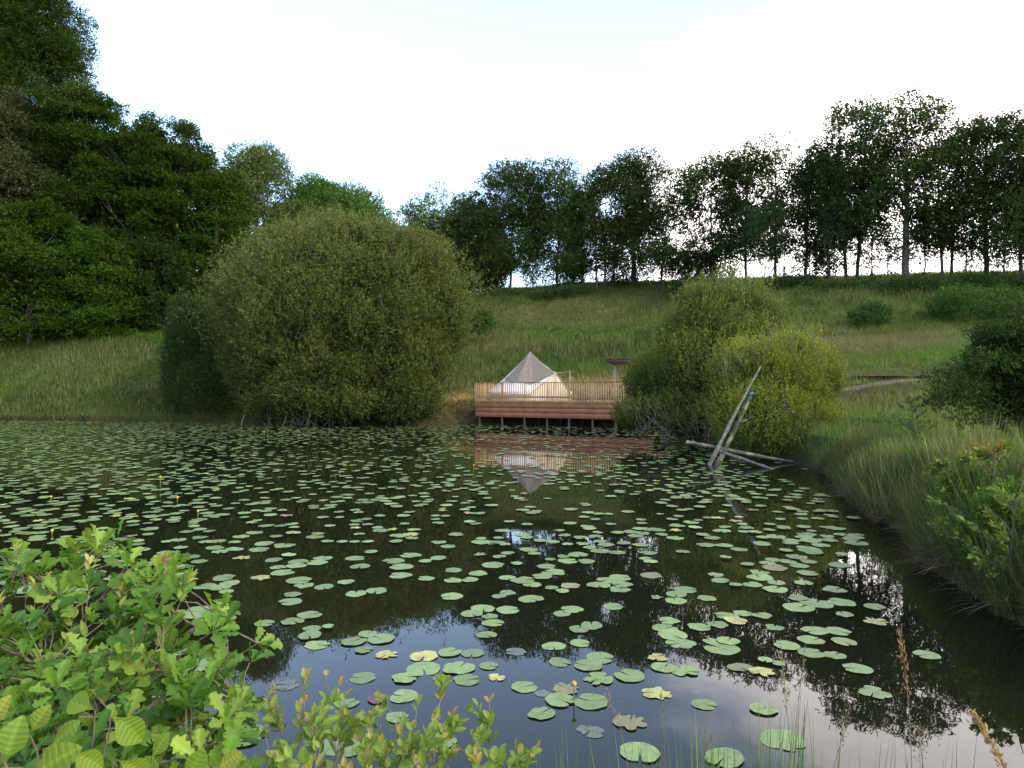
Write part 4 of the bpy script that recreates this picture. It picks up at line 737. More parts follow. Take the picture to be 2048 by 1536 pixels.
def dens(px, py):
    n = fbm(px / 60, py / 14, 1, 5)
    f = np.interp(px, [0, 300, 470, 600, 900, 1000, 1250, 1400, 1700], [.50, .46, .34, .22, .24, .20, .22, .26, .26])
    f = f * (1 - .8 * np.exp(-((px - 640) / 190) ** 2 - ((py - 905) / 17) ** 2)) * (1 - .75 * np.exp(-((px - 1090) / 190) ** 2 - ((py - 1000) / 30) ** 2)) * (1 - .6 * np.exp(-((px - 1060) / 220) ** 2 - ((py - 905) / 30) ** 2))
    f = np.where((py < 878) & (px < 960), f * 1.25, f); f = np.where((py > 960) & (py <= 1075), f * 1.25, f); f = np.where(py > 1075, np.where(px < 480, f * 1.1, f * .22), f); f = np.where((px > 1500) & (py < 950), f * .3, f)
    return np.clip(f * (.25 + 1.6 * n), 0, .8) * (py < 1190)
occ = {(int(x / .22), int(y / .22)) for x, y, s, k in items}
n = 46000; X = r.uniform(-45, 12, n); Y = r.uniform(8, 53, n); Xp = X / Y * F + 1024; Yp = EYE * F / Y + HZ; sdv = pond_sd(X, Y)
u_, v_ = deck_uv(X, Y); ok = (Xp > -260) & (Xp < 1760) & (sdv < -.5) & (r.random(n) < dens(Xp, Yp) * 1.05) & ~((X > 7.2) & (Y < 20)) & ~((v_ > .9) & (u_ > 0))
for x, y in zip(X[ok], Y[ok]):
    q = (int(x / .22), int(y / .22))
    if q in occ: continue
    occ.add(q); occ.add((q[0] + (1 if r.random() < .5 else -1), q[1])); rr = r.random(); items.append((x, y, r.uniform(.19, .31), 'g' if rr < .93 else ('b' if rr < .965 else 'ty')))
items.sort(key=lambda q: -q[2] / q[1] if abs(q[0] / q[1]) < .76 and q[1] > 4.2 else 0)
MK = {'g': (PADG, 0), 't': (PADG, .9), 'y': (PADY, .25), 'ty': (PADY, .9), 'b': (PADB, .3), 'tb': (PADB, .9), 'p': (PADP, .1), 's': (PADS, .5)}
LAB = {'g': ('flat green lily pad with a notch floating on the pond', 'green lily pads on the pond'), 't': ('green lily pad with ragged torn edge on the pond', 'torn green lily pads'),
       'y': ('whole yellowing lily pad among the green pads', 'whole yellow lily pads'), 'ty': ('yellowing torn lily pad with holes in its edge', 'torn yellow lily pads'), 'b': ('brownish fading lily pad floating among the green ones', 'brown lily pads'),
       'tb': ('brown half rotted ragged lily pad near the bank', 'rotting brown lily pads'), 'p': ('dark purple red lily pad just by the leafy sprigs', 'purple lily pads'), 's': ('dull sunken lily pad just under the water surface', 'sunken lily pads')}
VAR = {}
for k, (mt, tear) in MK.items():
    VAR[k] = []
    for i in range(9 if k == 'g' else 5):
        V, T, Q = pad_geo(r, .5, tear or (.4 if i in (3, 7) else 0), 40, 4, fold=.0 if i % 4 else .05); g = Geo(); g.add(V, T); g.add(V, Q); VAR[k].append(g.mesh('lily_pad', mt, smooth=True))
for x, y, s, k in items[:300]:
    o = bpy.data.objects.new('lily_pad', VAR[k][r.integers(len(VAR[k]))]); C.collection.objects.link(o)
    sink = k == 's'; e = .92 if s > .3 else r.uniform(.84, 1.0); o.location = (x, y, .0035 if sink else r.uniform(.004, .012)); o.scale = (s / .96, s / .96 * e, 1 if not sink else .12); o.scale[2] = s * (0.1 if sink else 1)
    o.rotation_euler = (0 if sink else r.normal(0, .006), 0 if sink else r.normal(0, .006), r.uniform(0, 6.28)); tag(o, LAB[k][0], 'lily pad', LAB[k][1])
g = Geo()
CB = {'g': (.138, .195, .064), 'b': (.20, .17, .09), 'ty': (.30, .30, .09)}
lowv = [pad_geo(r, .5, .0, 13, 1) for _ in range(8)] + [pad_geo(r, .5, .9, 13, 1)]
for x, y, s, k in items[300:]:
    V, T, _ = lowv[r.integers(8)] if k == 'g' else lowv[8]; a = r.uniform(0, 6.28); Rm = np.array([[math.cos(a), math.sin(a), 0], [-math.sin(a), math.cos(a), 0], [0, 0, 1]]); V = (V * [s, s * r.uniform(.84, 1), s]) @ Rm; V[:, 2] += r.uniform(.008, .03) + V[:, 0] * r.normal(0, .02)
    g.add(V + [x, y, 0], T, np.array(CB[k if k in CB else 'g']) * math.exp(r.normal(0, .16)))
m, t, b, N_, L_ = mat('far_lily_pads'); a_ = N_('ShaderNodeAttribute'); a_.attribute_name = 'col'; L_(a_.outputs['Color'], b.inputs['Base Color']); b.inputs['Roughness'].default_value = .4
tag(g.build('lily_pads', m), 'carpet of small green lily pads covering the far water', 'lily pads', kind='stuff'); print('pads', len(items))
# yellow water lily flowers
m, t, b, N_, L_ = mat('flower_yellow'); b.inputs['Base Color'].default_value = (.80, .48, .04, 1); b.inputs['Roughness'].default_value = .45; YEL = m
m, t, b, N_, L_ = mat('flower_stalk'); b.inputs['Base Color'].default_value = (.10, .15, .05, 1); STK = m
fl_pos = [(320, 972, 'yellow water lily bud on a tall stalk, far left water'), (267, 884, 'yellow water lily bloom in the densest far left pads'), (354, 1003, 'yellow water lily bud low above the dark water on the left'), (395, 1032, 'yellow water lily bud nearest the oak sapling leaf tips'),
 (101, 1000, 'yellow water lily bloom among dense pads near the left edge'), (103, 1069, 'yellow water lily bloom just above the oak sapling'), (535, 872, 'yellow water lily bud on high stalk below the willow'), (528, 871, 'smaller yellow water lily bud beside the high stalked one'), (596, 875, 'yellow water lily bud under the middle of the willow'),
 (52, 903, 'tiny yellow water lily bud at the far left'), (736, 882, 'yellow water lily bud under the right half of the willow'), (772, 880, 'second yellow water lily bud under the right half of the willow'), (855, 922, 'yellow water lily bud left of the deck reflection'), (947, 942, 'yellow water lily bud at the left corner of the deck reflection'), (1146, 1404, 'yellow water lily bloom on a dark stalk near the front')]
for i, (px, py, lab) in enumerate(fl_pos):
    D = EYE * F / (py - HZ); x = (px - 1024) / F * D; h = [.22, .06, .07, .08, .06, .05, .28, .22, .12, .1, .2, .12, .14, .16, .13][i]; th = thing('water_lily_flower', lab, 'flower', (x, D, 0), 'yellow water lilies')
    g = Geo(); g.tube([(x, D, -.1), (x + .01, D, h)], .005 if D < 10 else .009, n=5); g.build('stalk', STK, th); g = Geo(); R = .02 if D < 10 else .024
    for k in range(6):
        a = k * math.pi / 3; d = np.array([math.cos(a), math.sin(a), 0]); s = np.array([-math.sin(a), math.cos(a), 0]); c = np.array([x + .01, D, h])
        g.add([c, c + d * R * .8 - s * R * .5 + [0, 0, R * .35], c + d * R * 1.05 + [0, 0, R * 1.0], c + d * R * .8 + s * R * .5 + [0, 0, R * .35], c + d * R * .55 - s * R * .3 + [0, 0, R * 1.45], c + d * R * .55 + s * R * .3 + [0, 0, R * 1.45]], [[0, 1, 2, 3], [1, 4, 5, 3]])
    g.tube([c + [0, 0, .0], c + [0, 0, R * 1.1]], R * .5, R * .5, 8); g.build('petals', YEL, th)

# ------------------------------------------------------------------ grass and sedge
def blades(g, base, d, Ln, W, droop, col, k=3, foot=None):
    n = len(base); d = unit(d); h = unit(d * [1, 1, 0] + 1e-4); s = unit(np.cross(d, [0, 0, 1.]) + 1e-5); t = np.linspace(0, 1, k + 1)[None, :, None]
    c = base[:, None] + d[:, None] * Ln[:, None, None] * t + (h[:, None] * .55 - [0, 0, .75]) * (droop * Ln)[:, None, None] * t ** 2; w_ = W[:, None, None] * (1 - t ** 1.6 * .92) / 2
    fw = np.clip(1 - np.arange(k) / k * 1.5, 0, 1)[None, :, None] * .5
    V = np.stack([c - s[:, None] * w_, c + s[:, None] * w_], 2).reshape(n, -1, 3); m = 2 * (k + 1); i = np.arange(n)[:, None] * m; j = np.arange(k)[None] * 2
    g.add(V.reshape(-1, 3), np.stack([i + j, i + j + 1, i + j + 3, i + j + 2], -1).reshape(-1, 4), np.repeat(col, k, 0) if foot is None else (col[:, None] * (1 - fw) + np.asarray(foot)[None, None] * fw).reshape(-1, 3))
def scatter_grass(name, lab, x0, x1, y0, y1, n, hgt, wd, seed, keep=None, lean=.35, up=1.0, bright=1.0, k=1):
    r = np.random.default_rng(seed); x = r.uniform(x0, x1, n); y = r.uniform(y0, y1, n); s = pond_sd(x, y); u, v = deck_uv(x, y)
    ok = (s > .12) & ~((u > -.2) & (u < DK_L + .2) & (v > -.5) & (v < DK_W)) & (np.abs(x / y) < 1.0) & (seg_d(x, y, DITCH) > 1.5)
    ok &= seg_d(x, y, ctr[::8]) > .55
    if keep is not None: ok &= keep(x, y)
    x, y = x[ok], y[ok]; n = len(x); c = gcol(x, y) * np.exp(r.normal(0, .22, n))[:, None] * bright; pnk = r.random(n) < .06; c[pnk] = c[pnk] * .5 + np.array([.13, .10, .06])
    hh = hgt * r.uniform(.5, 1.2, n) * (.35 + 1.3 * fbm(x, y, 2.2, 9)); b = np.stack([x, y, H(x, y) - .03], 1); g = Geo()
    blades(g, b, np.stack([r.normal(0, lean, n), r.normal(0, lean, n), np.full(n, up)], 1), hh, wd * r.uniform(.6, 1.3, n), r.uniform(.05, .35, n), c, k); return tag(g.build(name, GRASS), lab, 'grass', kind='stuff')
scatter_grass('meadow_grass', 'long green and pinkish meadow grass on the slope behind the deck', -8, 62, 48, 90, 210000, .62, .055, 1)
scatter_grass('bank_grass', 'rank green grass on the left shore below the wood', -60, -8, 46, 70, 110000, .62, .055, 2, bright=.85)
scatter_grass('bank_grass', 'grass along the bank and ditch right of the yellow willows', 7, 36, 14, 49, 120000, .42, .024, 3)
scatter_grass('bank_grass', 'short grass on the near right bank between the sedges', 5, 20, 4, 20, 60000, .42, .013, 4, k=2, bright=1.15)
scatter_grass('near_bank_grass', 'grass on the bank in the foreground', -6, 8, .8, 3.2, 5000, .22, .005, 5, k=2)
def stalks(name, lab, x0, x1, y0, y1, n, hgt, wd, seed, thr=.5):
    r = np.random.default_rng(seed); x = r.uniform(x0, x1, n); y = r.uniform(y0, y1, n); u, v = deck_uv(x, y)
    ok = (pond_sd(x, y) > .8) & ~((u > -.5) & (u < DK_L + .5) & (v > -.5) & (v < DK_W + .5)) & (np.abs(x / y) < .95) & (fbm(x, y, 3.4, seed) > thr) & (seg_d(x, y, DITCH) > 2) & (seg_d(x, y, ctr[::8]) > .8); x, y = x[ok], y[ok]; n = len(x); g = Geo()
    blades(g, np.stack([x, y, H(x, y)], 1), np.stack([r.normal(0, .2, n), r.normal(0, .2, n), np.ones(n)], 1), hgt * r.uniform(.6, 1.3, n), wd * r.uniform(.6, 1.3, n), r.uniform(0, .3, n), np.array([.150, .148, .066]) * np.exp(r.normal(0, .3, n))[:, None], 2); tag(g.build(name, GRASS), lab, 'grass', kind='stuff')
stalks('meadow_stalks', 'pale seeding grass stalks in drifts over the meadow', -6, 60, 50, 86, 42000, .7, .032, 61, .47)
stalks('bank_stalks', 'pale seeding grass stalks in drifts on the left bank', -58, -18, 54, 68, 12000, .7, .032, 62, .50)
stalks('bank_stalks', 'pale grass stalks between path and sedges on the right bank', 8, 30, 14, 46, 22000, .55, .02, 63, .52)
def straw(name, lab, cx, cy_, rx, ry, n, seed):
    r = np.random.default_rng(seed); x = cx + rx * r.normal(0, .5, n); y = cy_ + ry * r.normal(0, .5, n); ok = (pond_sd(x, y) > .3); u, v = deck_uv(x, y); ok &= ~((u > -.1) & (u < DK_L) & (v > 0) & (v < DK_W)); x, y = x[ok], y[ok]; n = len(x); g = Geo()
    blades(g, np.stack([x, y, H(x, y) + .02 + r.uniform(0, .12, n)], 1), np.stack([r.normal(0, 1, n), r.normal(0, 1, n), r.normal(.15, .3, n)], 1), r.uniform(.25, .6, n), np.full(n, .028), r.uniform(0, .2, n), np.array([.42, .33, .16]) * np.exp(r.normal(0, .25, n))[:, None]); tag(g.build(name, GRASS), lab, 'straw', kind='stuff')
straw('straw', 'mown straw lying on the bank left of the deck', -3.3, 51.0, 2.2, 2.6, 5000, 1); straw('straw', 'mown straw on the bank behind the tent and table', 6, 54.9, 8, 2.4, 9000, 2)
def tussock(x, y, lab, seed, n=620, hgt=1.0, R=.5, brown=.35, name='sedge_tussock', wd=.010, side=0.):
    r = np.random.default_rng(seed); z = max(float(H(x, y)), .0); th = thing(name, lab, 'sedge', (x, y, z), 'sedge tussocks at the water edge' if side else 'green sedge tussocks on the right bank')
    for nm, m_, br in (('blades', int(n * (1 - brown)), 0), ('dead_blades', int(n * brown), 1)):
        a = r.uniform(0, 6.28, m_); q = R * .75 * np.sqrt(r.random(m_)); d = np.stack([np.cos(a) * q / R * .38 - side * .10 + r.normal(0, .13, m_), np.sin(a) * q / R * .38 + r.normal(0, .13, m_), np.full(m_, 1.0)], 1)
        bx, by = x + np.cos(a) * q, y + np.sin(a) * q; b = np.stack([bx, by, np.maximum(H(bx, by), -.05)], 1)
        tcol = np.array([[.085, .125, .038], [.12, .14, .05], [.07, .11, .036], [.15, .145, .062]])[seed % 4]; col = (tcol if not br else np.array([.20, .145, .085]))[None] * np.exp(r.normal(0, .38, m_))[:, None]
        g = Geo(); blades(g, b, d, hgt * r.uniform(.35, 1.2, m_) * (1 if not br else .72), np.full(m_, wd) * r.uniform(.6, 1.4, m_), r.uniform(.0, .30, m_) if not br else r.uniform(.2, 1.1, m_), col, 5, foot=(.10, .07, .045)); g.build(nm, GRASS, th)
rt = np.random.default_rng(8); edge = np.array([(4.9, 4.9), (5.35, 7.2), (5.6, 8.6), (6.65, 11.4), (7.2, 14.2), (8.8, 18.5), (9.35, 20.5)]); le = np.r_[0, np.cumsum(np.linalg.norm(np.diff(edge, axis=0), axis=1))]; TUS = []
for row, (off, st, hg) in enumerate([(.16, .58, .92), (.95, .85, .85)]):
    for q in np.arange(.2, le[-1], st): TUS.append((np.interp(q, le, edge[:, 0]) + off + rt.uniform(-.15, .25), np.interp(q, le, edge[:, 1]) + rt.uniform(-.2, .2), hg * rt.uniform(.8, 1.2) * float(np.interp(q, [0, 8, 13], [1.1, .9, .72])), row))
for i, (x, y, h, row) in enumerate(TUS):
    wet = row == 0; tussock(x, y, ('tall sedge tussock with brown dead blades drooping over the water edge' if wet else 'green sedge tussock growing on the right bank away from the water'), 500 + i, hgt=h, side=1. if wet else 0., n=620 if y < 12 else 480, R=.40 if wet else .5, brown=(.8 if i % 5 == 2 else .30) if wet else .12, wd=.012 if y < 11 else .018)
rr2 = np.random.default_rng(55); n = 22000; q = rr2.uniform(0, le[-1], n); x = np.interp(q, le, edge[:, 0]) + rr2.uniform(-.12, .75, n); y = np.interp(q, le, edge[:, 1]) + rr2.normal(0, .1, n)
g = Geo(); cc = np.where(rr2.random((n, 1)) < .45, np.array([[.16, .12, .075]]), np.array([[.08, .115, .035]])) * np.exp(rr2.normal(0, .35, (n, 1)))
blades(g, np.stack([x, y, np.maximum(H(x, y), -.03)], 1), np.stack([rr2.normal(-.08, .4, n), rr2.normal(0, .4, n), np.ones(n)], 1), rr2.uniform(.15, .55, n), .007 + .0006 * y * rr2.random(n), rr2.uniform(0, .9, n), cc, 3); tag(g.build('edge_grass', GRASS), 'tangled dead and green grass along the right waterline', 'grass', kind='stuff')
# left shore reeds low by the waterline
r = np.random.default_rng(12); g = Geo(); n = 9000; k = r.integers(0, len(POND), n); x = r.uniform(-50, -18, n); yy = np.interp(-x, [2, 8, 14, 20, 30, 42], [48.6, 47.3, 47.2, 49.5, 52, 54]); y = yy + np.abs(r.normal(0, .35, n)) - .05
blades(g, np.stack([x, y, np.zeros(n)], 1), np.stack([r.normal(0, .2, n), r.normal(-.15, .2, n), np.ones(n)], 1), r.uniform(.3, .8, n), np.full(n, .05), r.uniform(0, .4, n), leafcol((.10, .11, .045), n, r), 2); tag(g.build('shore_reeds', GRASS), 'low reeds along the left waterline', 'reeds', kind='stuff')
# ------------------------------------------------------------------ foreground plants
def leaf_shape(ws, length=1., cols=5, fold=.25, curl=-.12, wave=.02, zig=0., serr=0.):
    k = len(ws); t = np.linspace(0, 1, k); c = np.linspace(-1, 1, cols); V = np.zeros((k, cols, 3)); w_ = np.asarray(ws)[:, None] * c[None]
    V[..., 0] = t[:, None] + zig * 0 + np.abs(c)[None] * (.22 if zig else .08) * (1 - t[:, None]); V[..., 1] = w_; V[..., 2] = fold * np.abs(w_) + curl * t[:, None] ** 2 + wave * np.sin(t[:, None] * 14 + c[None] * 2.5) * np.abs(c)[None]
    if zig: V[..., 2] += zig * ((np.arange(k)[:, None] % 3 == 0) - .33) * (np.abs(c)[None] > .1) * np.sin(np.pi * t)[:, None]
    i = np.arange(k - 1)[:, None] * cols; j = np.arange(cols - 1)[None]; mul = np.ones((k - 1, cols - 1)); mul[:, (cols - 1) // 2] = 1.18
    if zig: mul *= np.where(np.arange(k - 1) % 3 == 0, .80, 1.04)[:, None]
    return V.reshape(-1, 3) * length, np.stack([i + j, i + j + 1, i + cols + j + 1, i + cols + j], -1).reshape(-1, 4), mul.ravel()
def oak_ws(r, k=31, lobes=4):
    t = np.linspace(0, 1, k); env = np.interp(t, [0, .08, .2, .45, .7, .88, .96, 1], [.012, .03, .075, .15, .235, .20, .12, .0]); ph = r.uniform(-.2, .2); return env * (1 + .27 * np.cos(2 * np.pi * (lobes * t ** 1.05 + ph)) * (t > .1) * (t < .97))
def oval_ws(k, w_, serr=0): t = np.linspace(0, 1, k); return w_ * np.sin(np.pi * t ** .9) ** .75 * (1 + serr * (np.arange(k) % 2)) + .004
def put(g, shape, pos, d, nrm, size, col):
    V, Fq, mul = shape; d = unit(d); s = unit(np.cross(nrm, d)); n_ = np.cross(d, s); k = len(pos); M = np.stack([d, s, n_], 1)
    W = np.einsum('vi,kij->kvj', V, M) * np.asarray(size).reshape(-1, 1, 1) + pos[:, None]; m = len(V)
    g.add(W.reshape(-1, 3), (Fq[None] + (np.arange(k) * m)[:, None, None]).reshape(-1, 4), np.repeat(col, len(Fq), 0) * np.tile(mul, k)[:, None])
r = np.random.default_rng(91)
OAKS = [leaf_shape(oak_ws(r), fold=r.uniform(.05, .5), curl=r.uniform(-.3, .06), wave=r.uniform(.01, .035)) for _ in range(7)]
def inpoly(x, y, poly):
    c = False
    for (ax, ay), (bx, by) in zip(poly, poly[1:] + poly[:1]):
        if (ay > y) != (by > y) and x < (bx - ax) * (y - ay) / (by - ay) + ax: c = not c
    return c
BASE = np.array([-2.05, 2.0, float(H(-2.05, 2.0)) - .05])
oak = thing('oak_sapling', 'young oak with fresh light green lobed leaves in the lower left foreground', 'sapling', BASE)
gb, gl = Geo(), Geo()
tips = [(40, 1105, 2.75), (110, 1180, 2.6), (195, 1095, 2.6), (255, 1120, 2.6), (345, 1140, 2.7), (430, 1215, 2.5), (515, 1275, 2.35), (480, 1400, 2.1), (455, 1500, 1.95), (330, 1330, 2.2), (250, 1440, 1.95), (90, 1330, 2.2), (-80, 1200, 2.5), (380, 1500, 1.85), (160, 1300, 2.1)]
brs = []
for px, py, D in tips: pl = limb(BASE + r.normal(0, .03, 3), P(px, py, D) - [0, 0, .02], r, .08, 14); gb.tube(pl, .010, .0025, 6); brs.append(pl)
allb = np.concatenate([b[4:] for b in brs])
poly = [(-260, 1130), (-60, 1110), (10, 1085), (45, 1100), (90, 1140), (140, 1130), (165, 1082), (250, 1076), (270, 1130), (330, 1115), (372, 1160), (380, 1200), (440, 1195), (455, 1225), (500, 1250), (540, 1290), (505, 1325), (445, 1330), (470, 1385), (505, 1420), (490, 1480), (440, 1500), (470, 1570), (-260, 1600)]
def cluster(c, axis, n, size, colr, tipn=True):
    a = r.uniform(0, 6.28) + np.arange(n) * 2.4; u = unit(np.cross(axis, [.3, .2, 1.])); v = np.cross(axis, u); el = r.uniform(.15, .9, n)
    d = unit(axis[None] * el[:, None] + u[None] * np.cos(a)[:, None] + v[None] * np.sin(a)[:, None] + [0, 0, .12]); nr = unit(axis[None] * 1.0 + np.array([0, -.45, .75]) + r.normal(0, .35, (n, 3)))
    sz = size * r.uniform(.6, 1.15, n); cc = leafcol(colr, n, r, .13, .13)
    for k in range(n): put(gl, OAKS[r.integers(7)], (c + d[k] * .004)[None], d[k][None], nr[k][None], sz[k:k + 1], cc[k:k + 1])
made = 0; pts = []
while made < 300:
    px, py = r.uniform(-230, 540), r.uniform(1075, 1580)
    if not inpoly(px, py, poly): continue
    if 60 < px < 230 and 1210 < py < 1300 and r.random() < .6: continue
    D = np.interp(py, [1080, 1300, 1536], [2.8, 2.3, 1.85]) + r.uniform(-.22, .22); c = P(px, py, D)
    q = allb[np.argmin(np.linalg.norm(allb - c, axis=1) + .25 * (allb[:, 2] > c[2]))]; pl = limb(q, c, r, .06, 5); gb.tube(pl, .0035, .0014, 5, cap=False); axis_ = unit(c - q + [0, 0, .08])
    cluster(c, axis_, int(r.integers(5, 9)), .084, [(.085, .18, .022), (.115, .22, .028), (.06, .14, .018), (.17, .255, .035)][int(r.integers(4))]); made += 1
for pl in brs: cluster(pl[-1], unit(pl[-1] - pl[-3]), 7, .085, (.19, .30, .05))
gl.build('leaves', NEARLEAF, oak, smooth=True); gb.build('branches', TWIG, oak, smooth=True)
# narrow leaved shrub shoots mixed into the oak
sh_ = thing('leafy_shoots', 'pale pointed leaf shoots rising through the oak sapling', 'shoots', P(60, 1500, 2.1)); gb, gl = Geo(), Geo()
PT = [leaf_shape(oval_ws(11, w_), fold=f, curl=c_) for w_, f, c_ in ((.17, .4, -.25), (.2, .3, .1), (.15, .5, -.45))]
OV = [leaf_shape(oval_ws(11, w_), fold=f, curl=c_) for w_, f, c_ in ((.27, .3, -.1), (.24, .5, .1), (.30, .15, -.2))]
def shoot(gb, gl, a, b, shapes, n, size, col, tipcol=None, bow=.05, rad=.0035, t0=.35, ang=.9, tipk=.12, var=.14):
    pl = limb(a, b, r, bow, 10); gb.tube(pl, rad, rad * .35, 5); t = np.sort(r.uniform(t0, 1.0, n)); ax = unit(b - a)
    p = np.stack([np.interp(t, np.linspace(0, 1, 10), pl[:, i]) for i in range(3)], 1); az = np.arange(n) * 2.4 + r.uniform(0, 6); u = unit(np.cross(ax, [.2, 1., .1])); v = np.cross(ax, u)
    d = unit(ax[None] * (1.0 + t[:, None] * .7) * .8 + ang * (u[None] * np.cos(az)[:, None] + v[None] * np.sin(az)[:, None])); nr = unit(ax[None] + np.array([0, -.5, .6]) + r.normal(0, .3, (n, 3))); sz = size * (1.1 - .55 * t) * r.uniform(.7, 1.25, n); cc = leafcol(col, n, r, var, .16)
    if tipcol is not None: k = t > 1 - tipk; cc[k] = leafcol(tipcol, int(k.sum()), r, .15, .15)
    for k in range(n): put(gl, shapes[r.integers(len(shapes))], p[k:k + 1], d[k:k + 1], nr[k:k + 1], sz[k:k + 1], cc[k:k + 1])
    return pl
for px, py, D in [(25, 1075, 2.7), (60, 1150, 2.5), (150, 1215, 2.4), (240, 1160, 2.5), (335, 1125, 2.55), (385, 1150, 2.5), (300, 1210, 2.4), (0, 1200, 2.4), (180, 1120, 2.5), (280, 1170, 2.5)]:
    shoot(gb, gl, P(px * .55 + 20, 1560, 2.1), P(px, py, D), PT, 26, .075, (.23, .31, .06), (.36, .38, .10) if px != 335 else (.30, .22, .08), .08)
for px, py in [(95, 1150), (330, 1108)]: shoot(gb, gl, P(px, py + 40, 2.45), P(px, py, 2.45), PT, 9, .035, (.30, .20, .08), bow=.02, t0=.3)
gl.build('leaves', NEARLEAF, sh_, smooth=True); gb.build('stem', TWIG, sh_)
# hornbeam leaves
hb = thing('hornbeam_branch', 'hornbeam twig with big ribbed yellow green leaves at the bottom left corner', 'branch', P(60, 1620, 1.5)); gb, gl = Geo(), Geo()
HS = [leaf_shape(oval_ws(25, w_, .07), fold=f, curl=c_, cols=9, zig=.045, wave=0) for w_, f, c_ in ((.29, .25, -.12), (.31, .4, -.2), (.27, .15, .08))]
for (ax_, ay), (bx, by), D in [((10, 1530), (42, 1428), 1.5), ((92, 1500), (172, 1440), 1.5), ((55, 1560), (165, 1488), 1.42), ((222, 1430), (292, 1488), 1.55), ((140, 1505), (212, 1540), 1.5), ((372, 1570), (412, 1488), 1.6), ((-20, 1460), (18, 1385), 1.55), ((-30, 1535), (-60, 1450), 1.5), ((235, 1520), (305, 1560), 1.5), ((190, 1420), (128, 1395), 1.65), ((60, 1470), (100, 1405), 1.6), ((300, 1520), (345, 1460), 1.62), ((330, 1560), (262, 1520), 1.55), ((430, 1545), (490, 1500), 1.6)]:
    a, b = P(ax_, ay, D), P(bx, by, D + .02); Ls = np.linalg.norm(b - a) * .92; yl = r.random() < .3
    put(gl, HS[r.integers(3)], a[None], (b - a)[None], unit(np.array([r.normal(0, .25), -.75, .6]))[None], [Ls], leafcol((.16, .25, .030) if not yl else (.24, .28, .045), 1, r, .1, .1)); q = P(ax_ * .5 + 60, 1640, D); gb.tube(limb(q, a, r, .05, 5), .003, .0015, 5)
gl.build('leaves', NEARLEAF, hb); gb.build('stem', TWIG, hb)
# red tipped sprigs along the bottom centre
def sprig_group(label, tl, seedcol, bx):
    th = thing('leafy_sprigs', label, 'shrub', P(bx, 1700, 1.9)); gb, gl = Geo(), Geo()
    for px, py, D in tl:
        a = P(px * .55 + bx * .45, 1700, D * .9); b = P(px, py, D); pl = shoot(gb, gl, a, b, OV, 12, .055, (.17, .25, .05) if r.random() < .7 else (.25, .28, .06), (.30, .24, .09), .06, .0022, .15, tipk=.04)
        for _ in range(2):
            q = pl[r.integers(3, 8)]; e = q + np.array([r.normal(0, .06), r.normal(0, .04), r.uniform(.05, .16)]); shoot(gb, gl, q, e, OV, 8, .048, (.18, .26, .05), (.30, .26, .09), .05, .0014, .2, tipk=.07)
    gl.build('leaves', NEARLEAF, th, smooth=True); gb.build('stem', TWIG, th)
sprig_group('red tipped leafy sprigs at the bottom, just right of the oak sapling', [(560, 1400, 2.1), (600, 1410, 2.0), (652, 1352, 2.1), (612, 1445, 1.9), (690, 1395, 2.1), (680, 1370, 2.2), (530, 1460, 1.9), (575, 1490, 1.8), (640, 1470, 1.8)], 0, 620)
sprig_group('red tipped leafy sprigs in the middle of the bottom edge', [(757, 1378, 2.1), (745, 1430, 2.0), (810, 1395, 2.2), (835, 1400, 2.0), (882, 1372, 2.1), (800, 1470, 1.85), (780, 1500, 1.8), (870, 1440, 1.95), (905, 1430, 2.05), (860, 1490, 1.8), (720, 1480, 1.85)], 0, 800)
sprig_group('thin red tipped sprigs right of the thick bottom ones', [(980, 1402, 2.1), (965, 1450, 2.0), (1030, 1478, 2.0), (940, 1480, 1.9), (1000, 1500, 1.85)], 0, 960)
bs = thing('bushy_leaves', 'low tangle of small green leaves filling the bottom edge under the sprigs', 'shrub', P(760, 1650, 1.8)); gb, gl = Geo(), Geo()
for _ in range(20):
    px = r.uniform(490, 1010); py = r.uniform(1495, 1570) + .00025 * (px - 740) ** 2; D = r.uniform(1.65, 2.0); shoot(gb, gl, P(px + r.normal(0, 40), 1720, D), P(px, py, D), OV, 14, .052, (.15, .24, .04) if r.random() < .7 else (.27, .30, .06), (.3, .25, .08), .1, .0018, .3)
gl.build('leaves', NEARLEAF, bs, smooth=True); gb.build('stem', TWIG, bs)
# grass stalks and seed heads
def tuft(label, blist, seed, wd=.0052, col=(.075, .13, .035)):
    rr = np.random.default_rng(seed); c = P(blist[0][0], 1700, 2.2); th = thing('grass_tuft', label, 'grass tuft', (c[0], c[1], float(H(c[0], c[1]))), 'grass tufts along the near bank'); g = Geo(); B, Dd, Ls, W = [], [], [], []
    for px, py, D in blist:
        b = P(px + rr.normal(0, 22) + (px - blist[0][0]) * -.15, 1800, D * .98); e = P(px, py, D); B.append(b); Dd.append(e - b); Ls.append(np.linalg.norm(e - b)); W.append(wd * rr.uniform(.6, 1.3))
    n = len(B); blades(g, np.array(B), np.array(Dd), np.array(Ls), np.array(W), rr.uniform(0, .06, n), leafcol(col, n, rr, .25, .3), 5); g.build('blades', GRASS, th)
rr = np.random.default_rng(31)
def ran(cx, sx_, n, lo, hi): return [(cx + rr.normal(0, sx_), rr.uniform(lo, hi), rr.uniform(1.9, 2.6)) for _ in range(n)]
tuft('thin grass tuft at the bottom edge right of the sprigs', [(1160, 1500, 2.1)] + ran(1150, 40, 22, 1420, 1525), 1)
tuft('dark green grass tuft in front of the round pads', [(1290, 1480, 2.1)] + ran(1290, 45, 26, 1440, 1530), 2)
tuft('taller grass tuft with fine blades before the cloud reflection', [(1420, 1450, 2.1)] + ran(1420, 40, 40, 1405, 1520), 3)
tuft('long bladed grass tuft at the lower right, reaching into the tree reflection', [(1560, 1400, 2.1)] + ran(1550, 60, 60, 1370, 1525), 4)
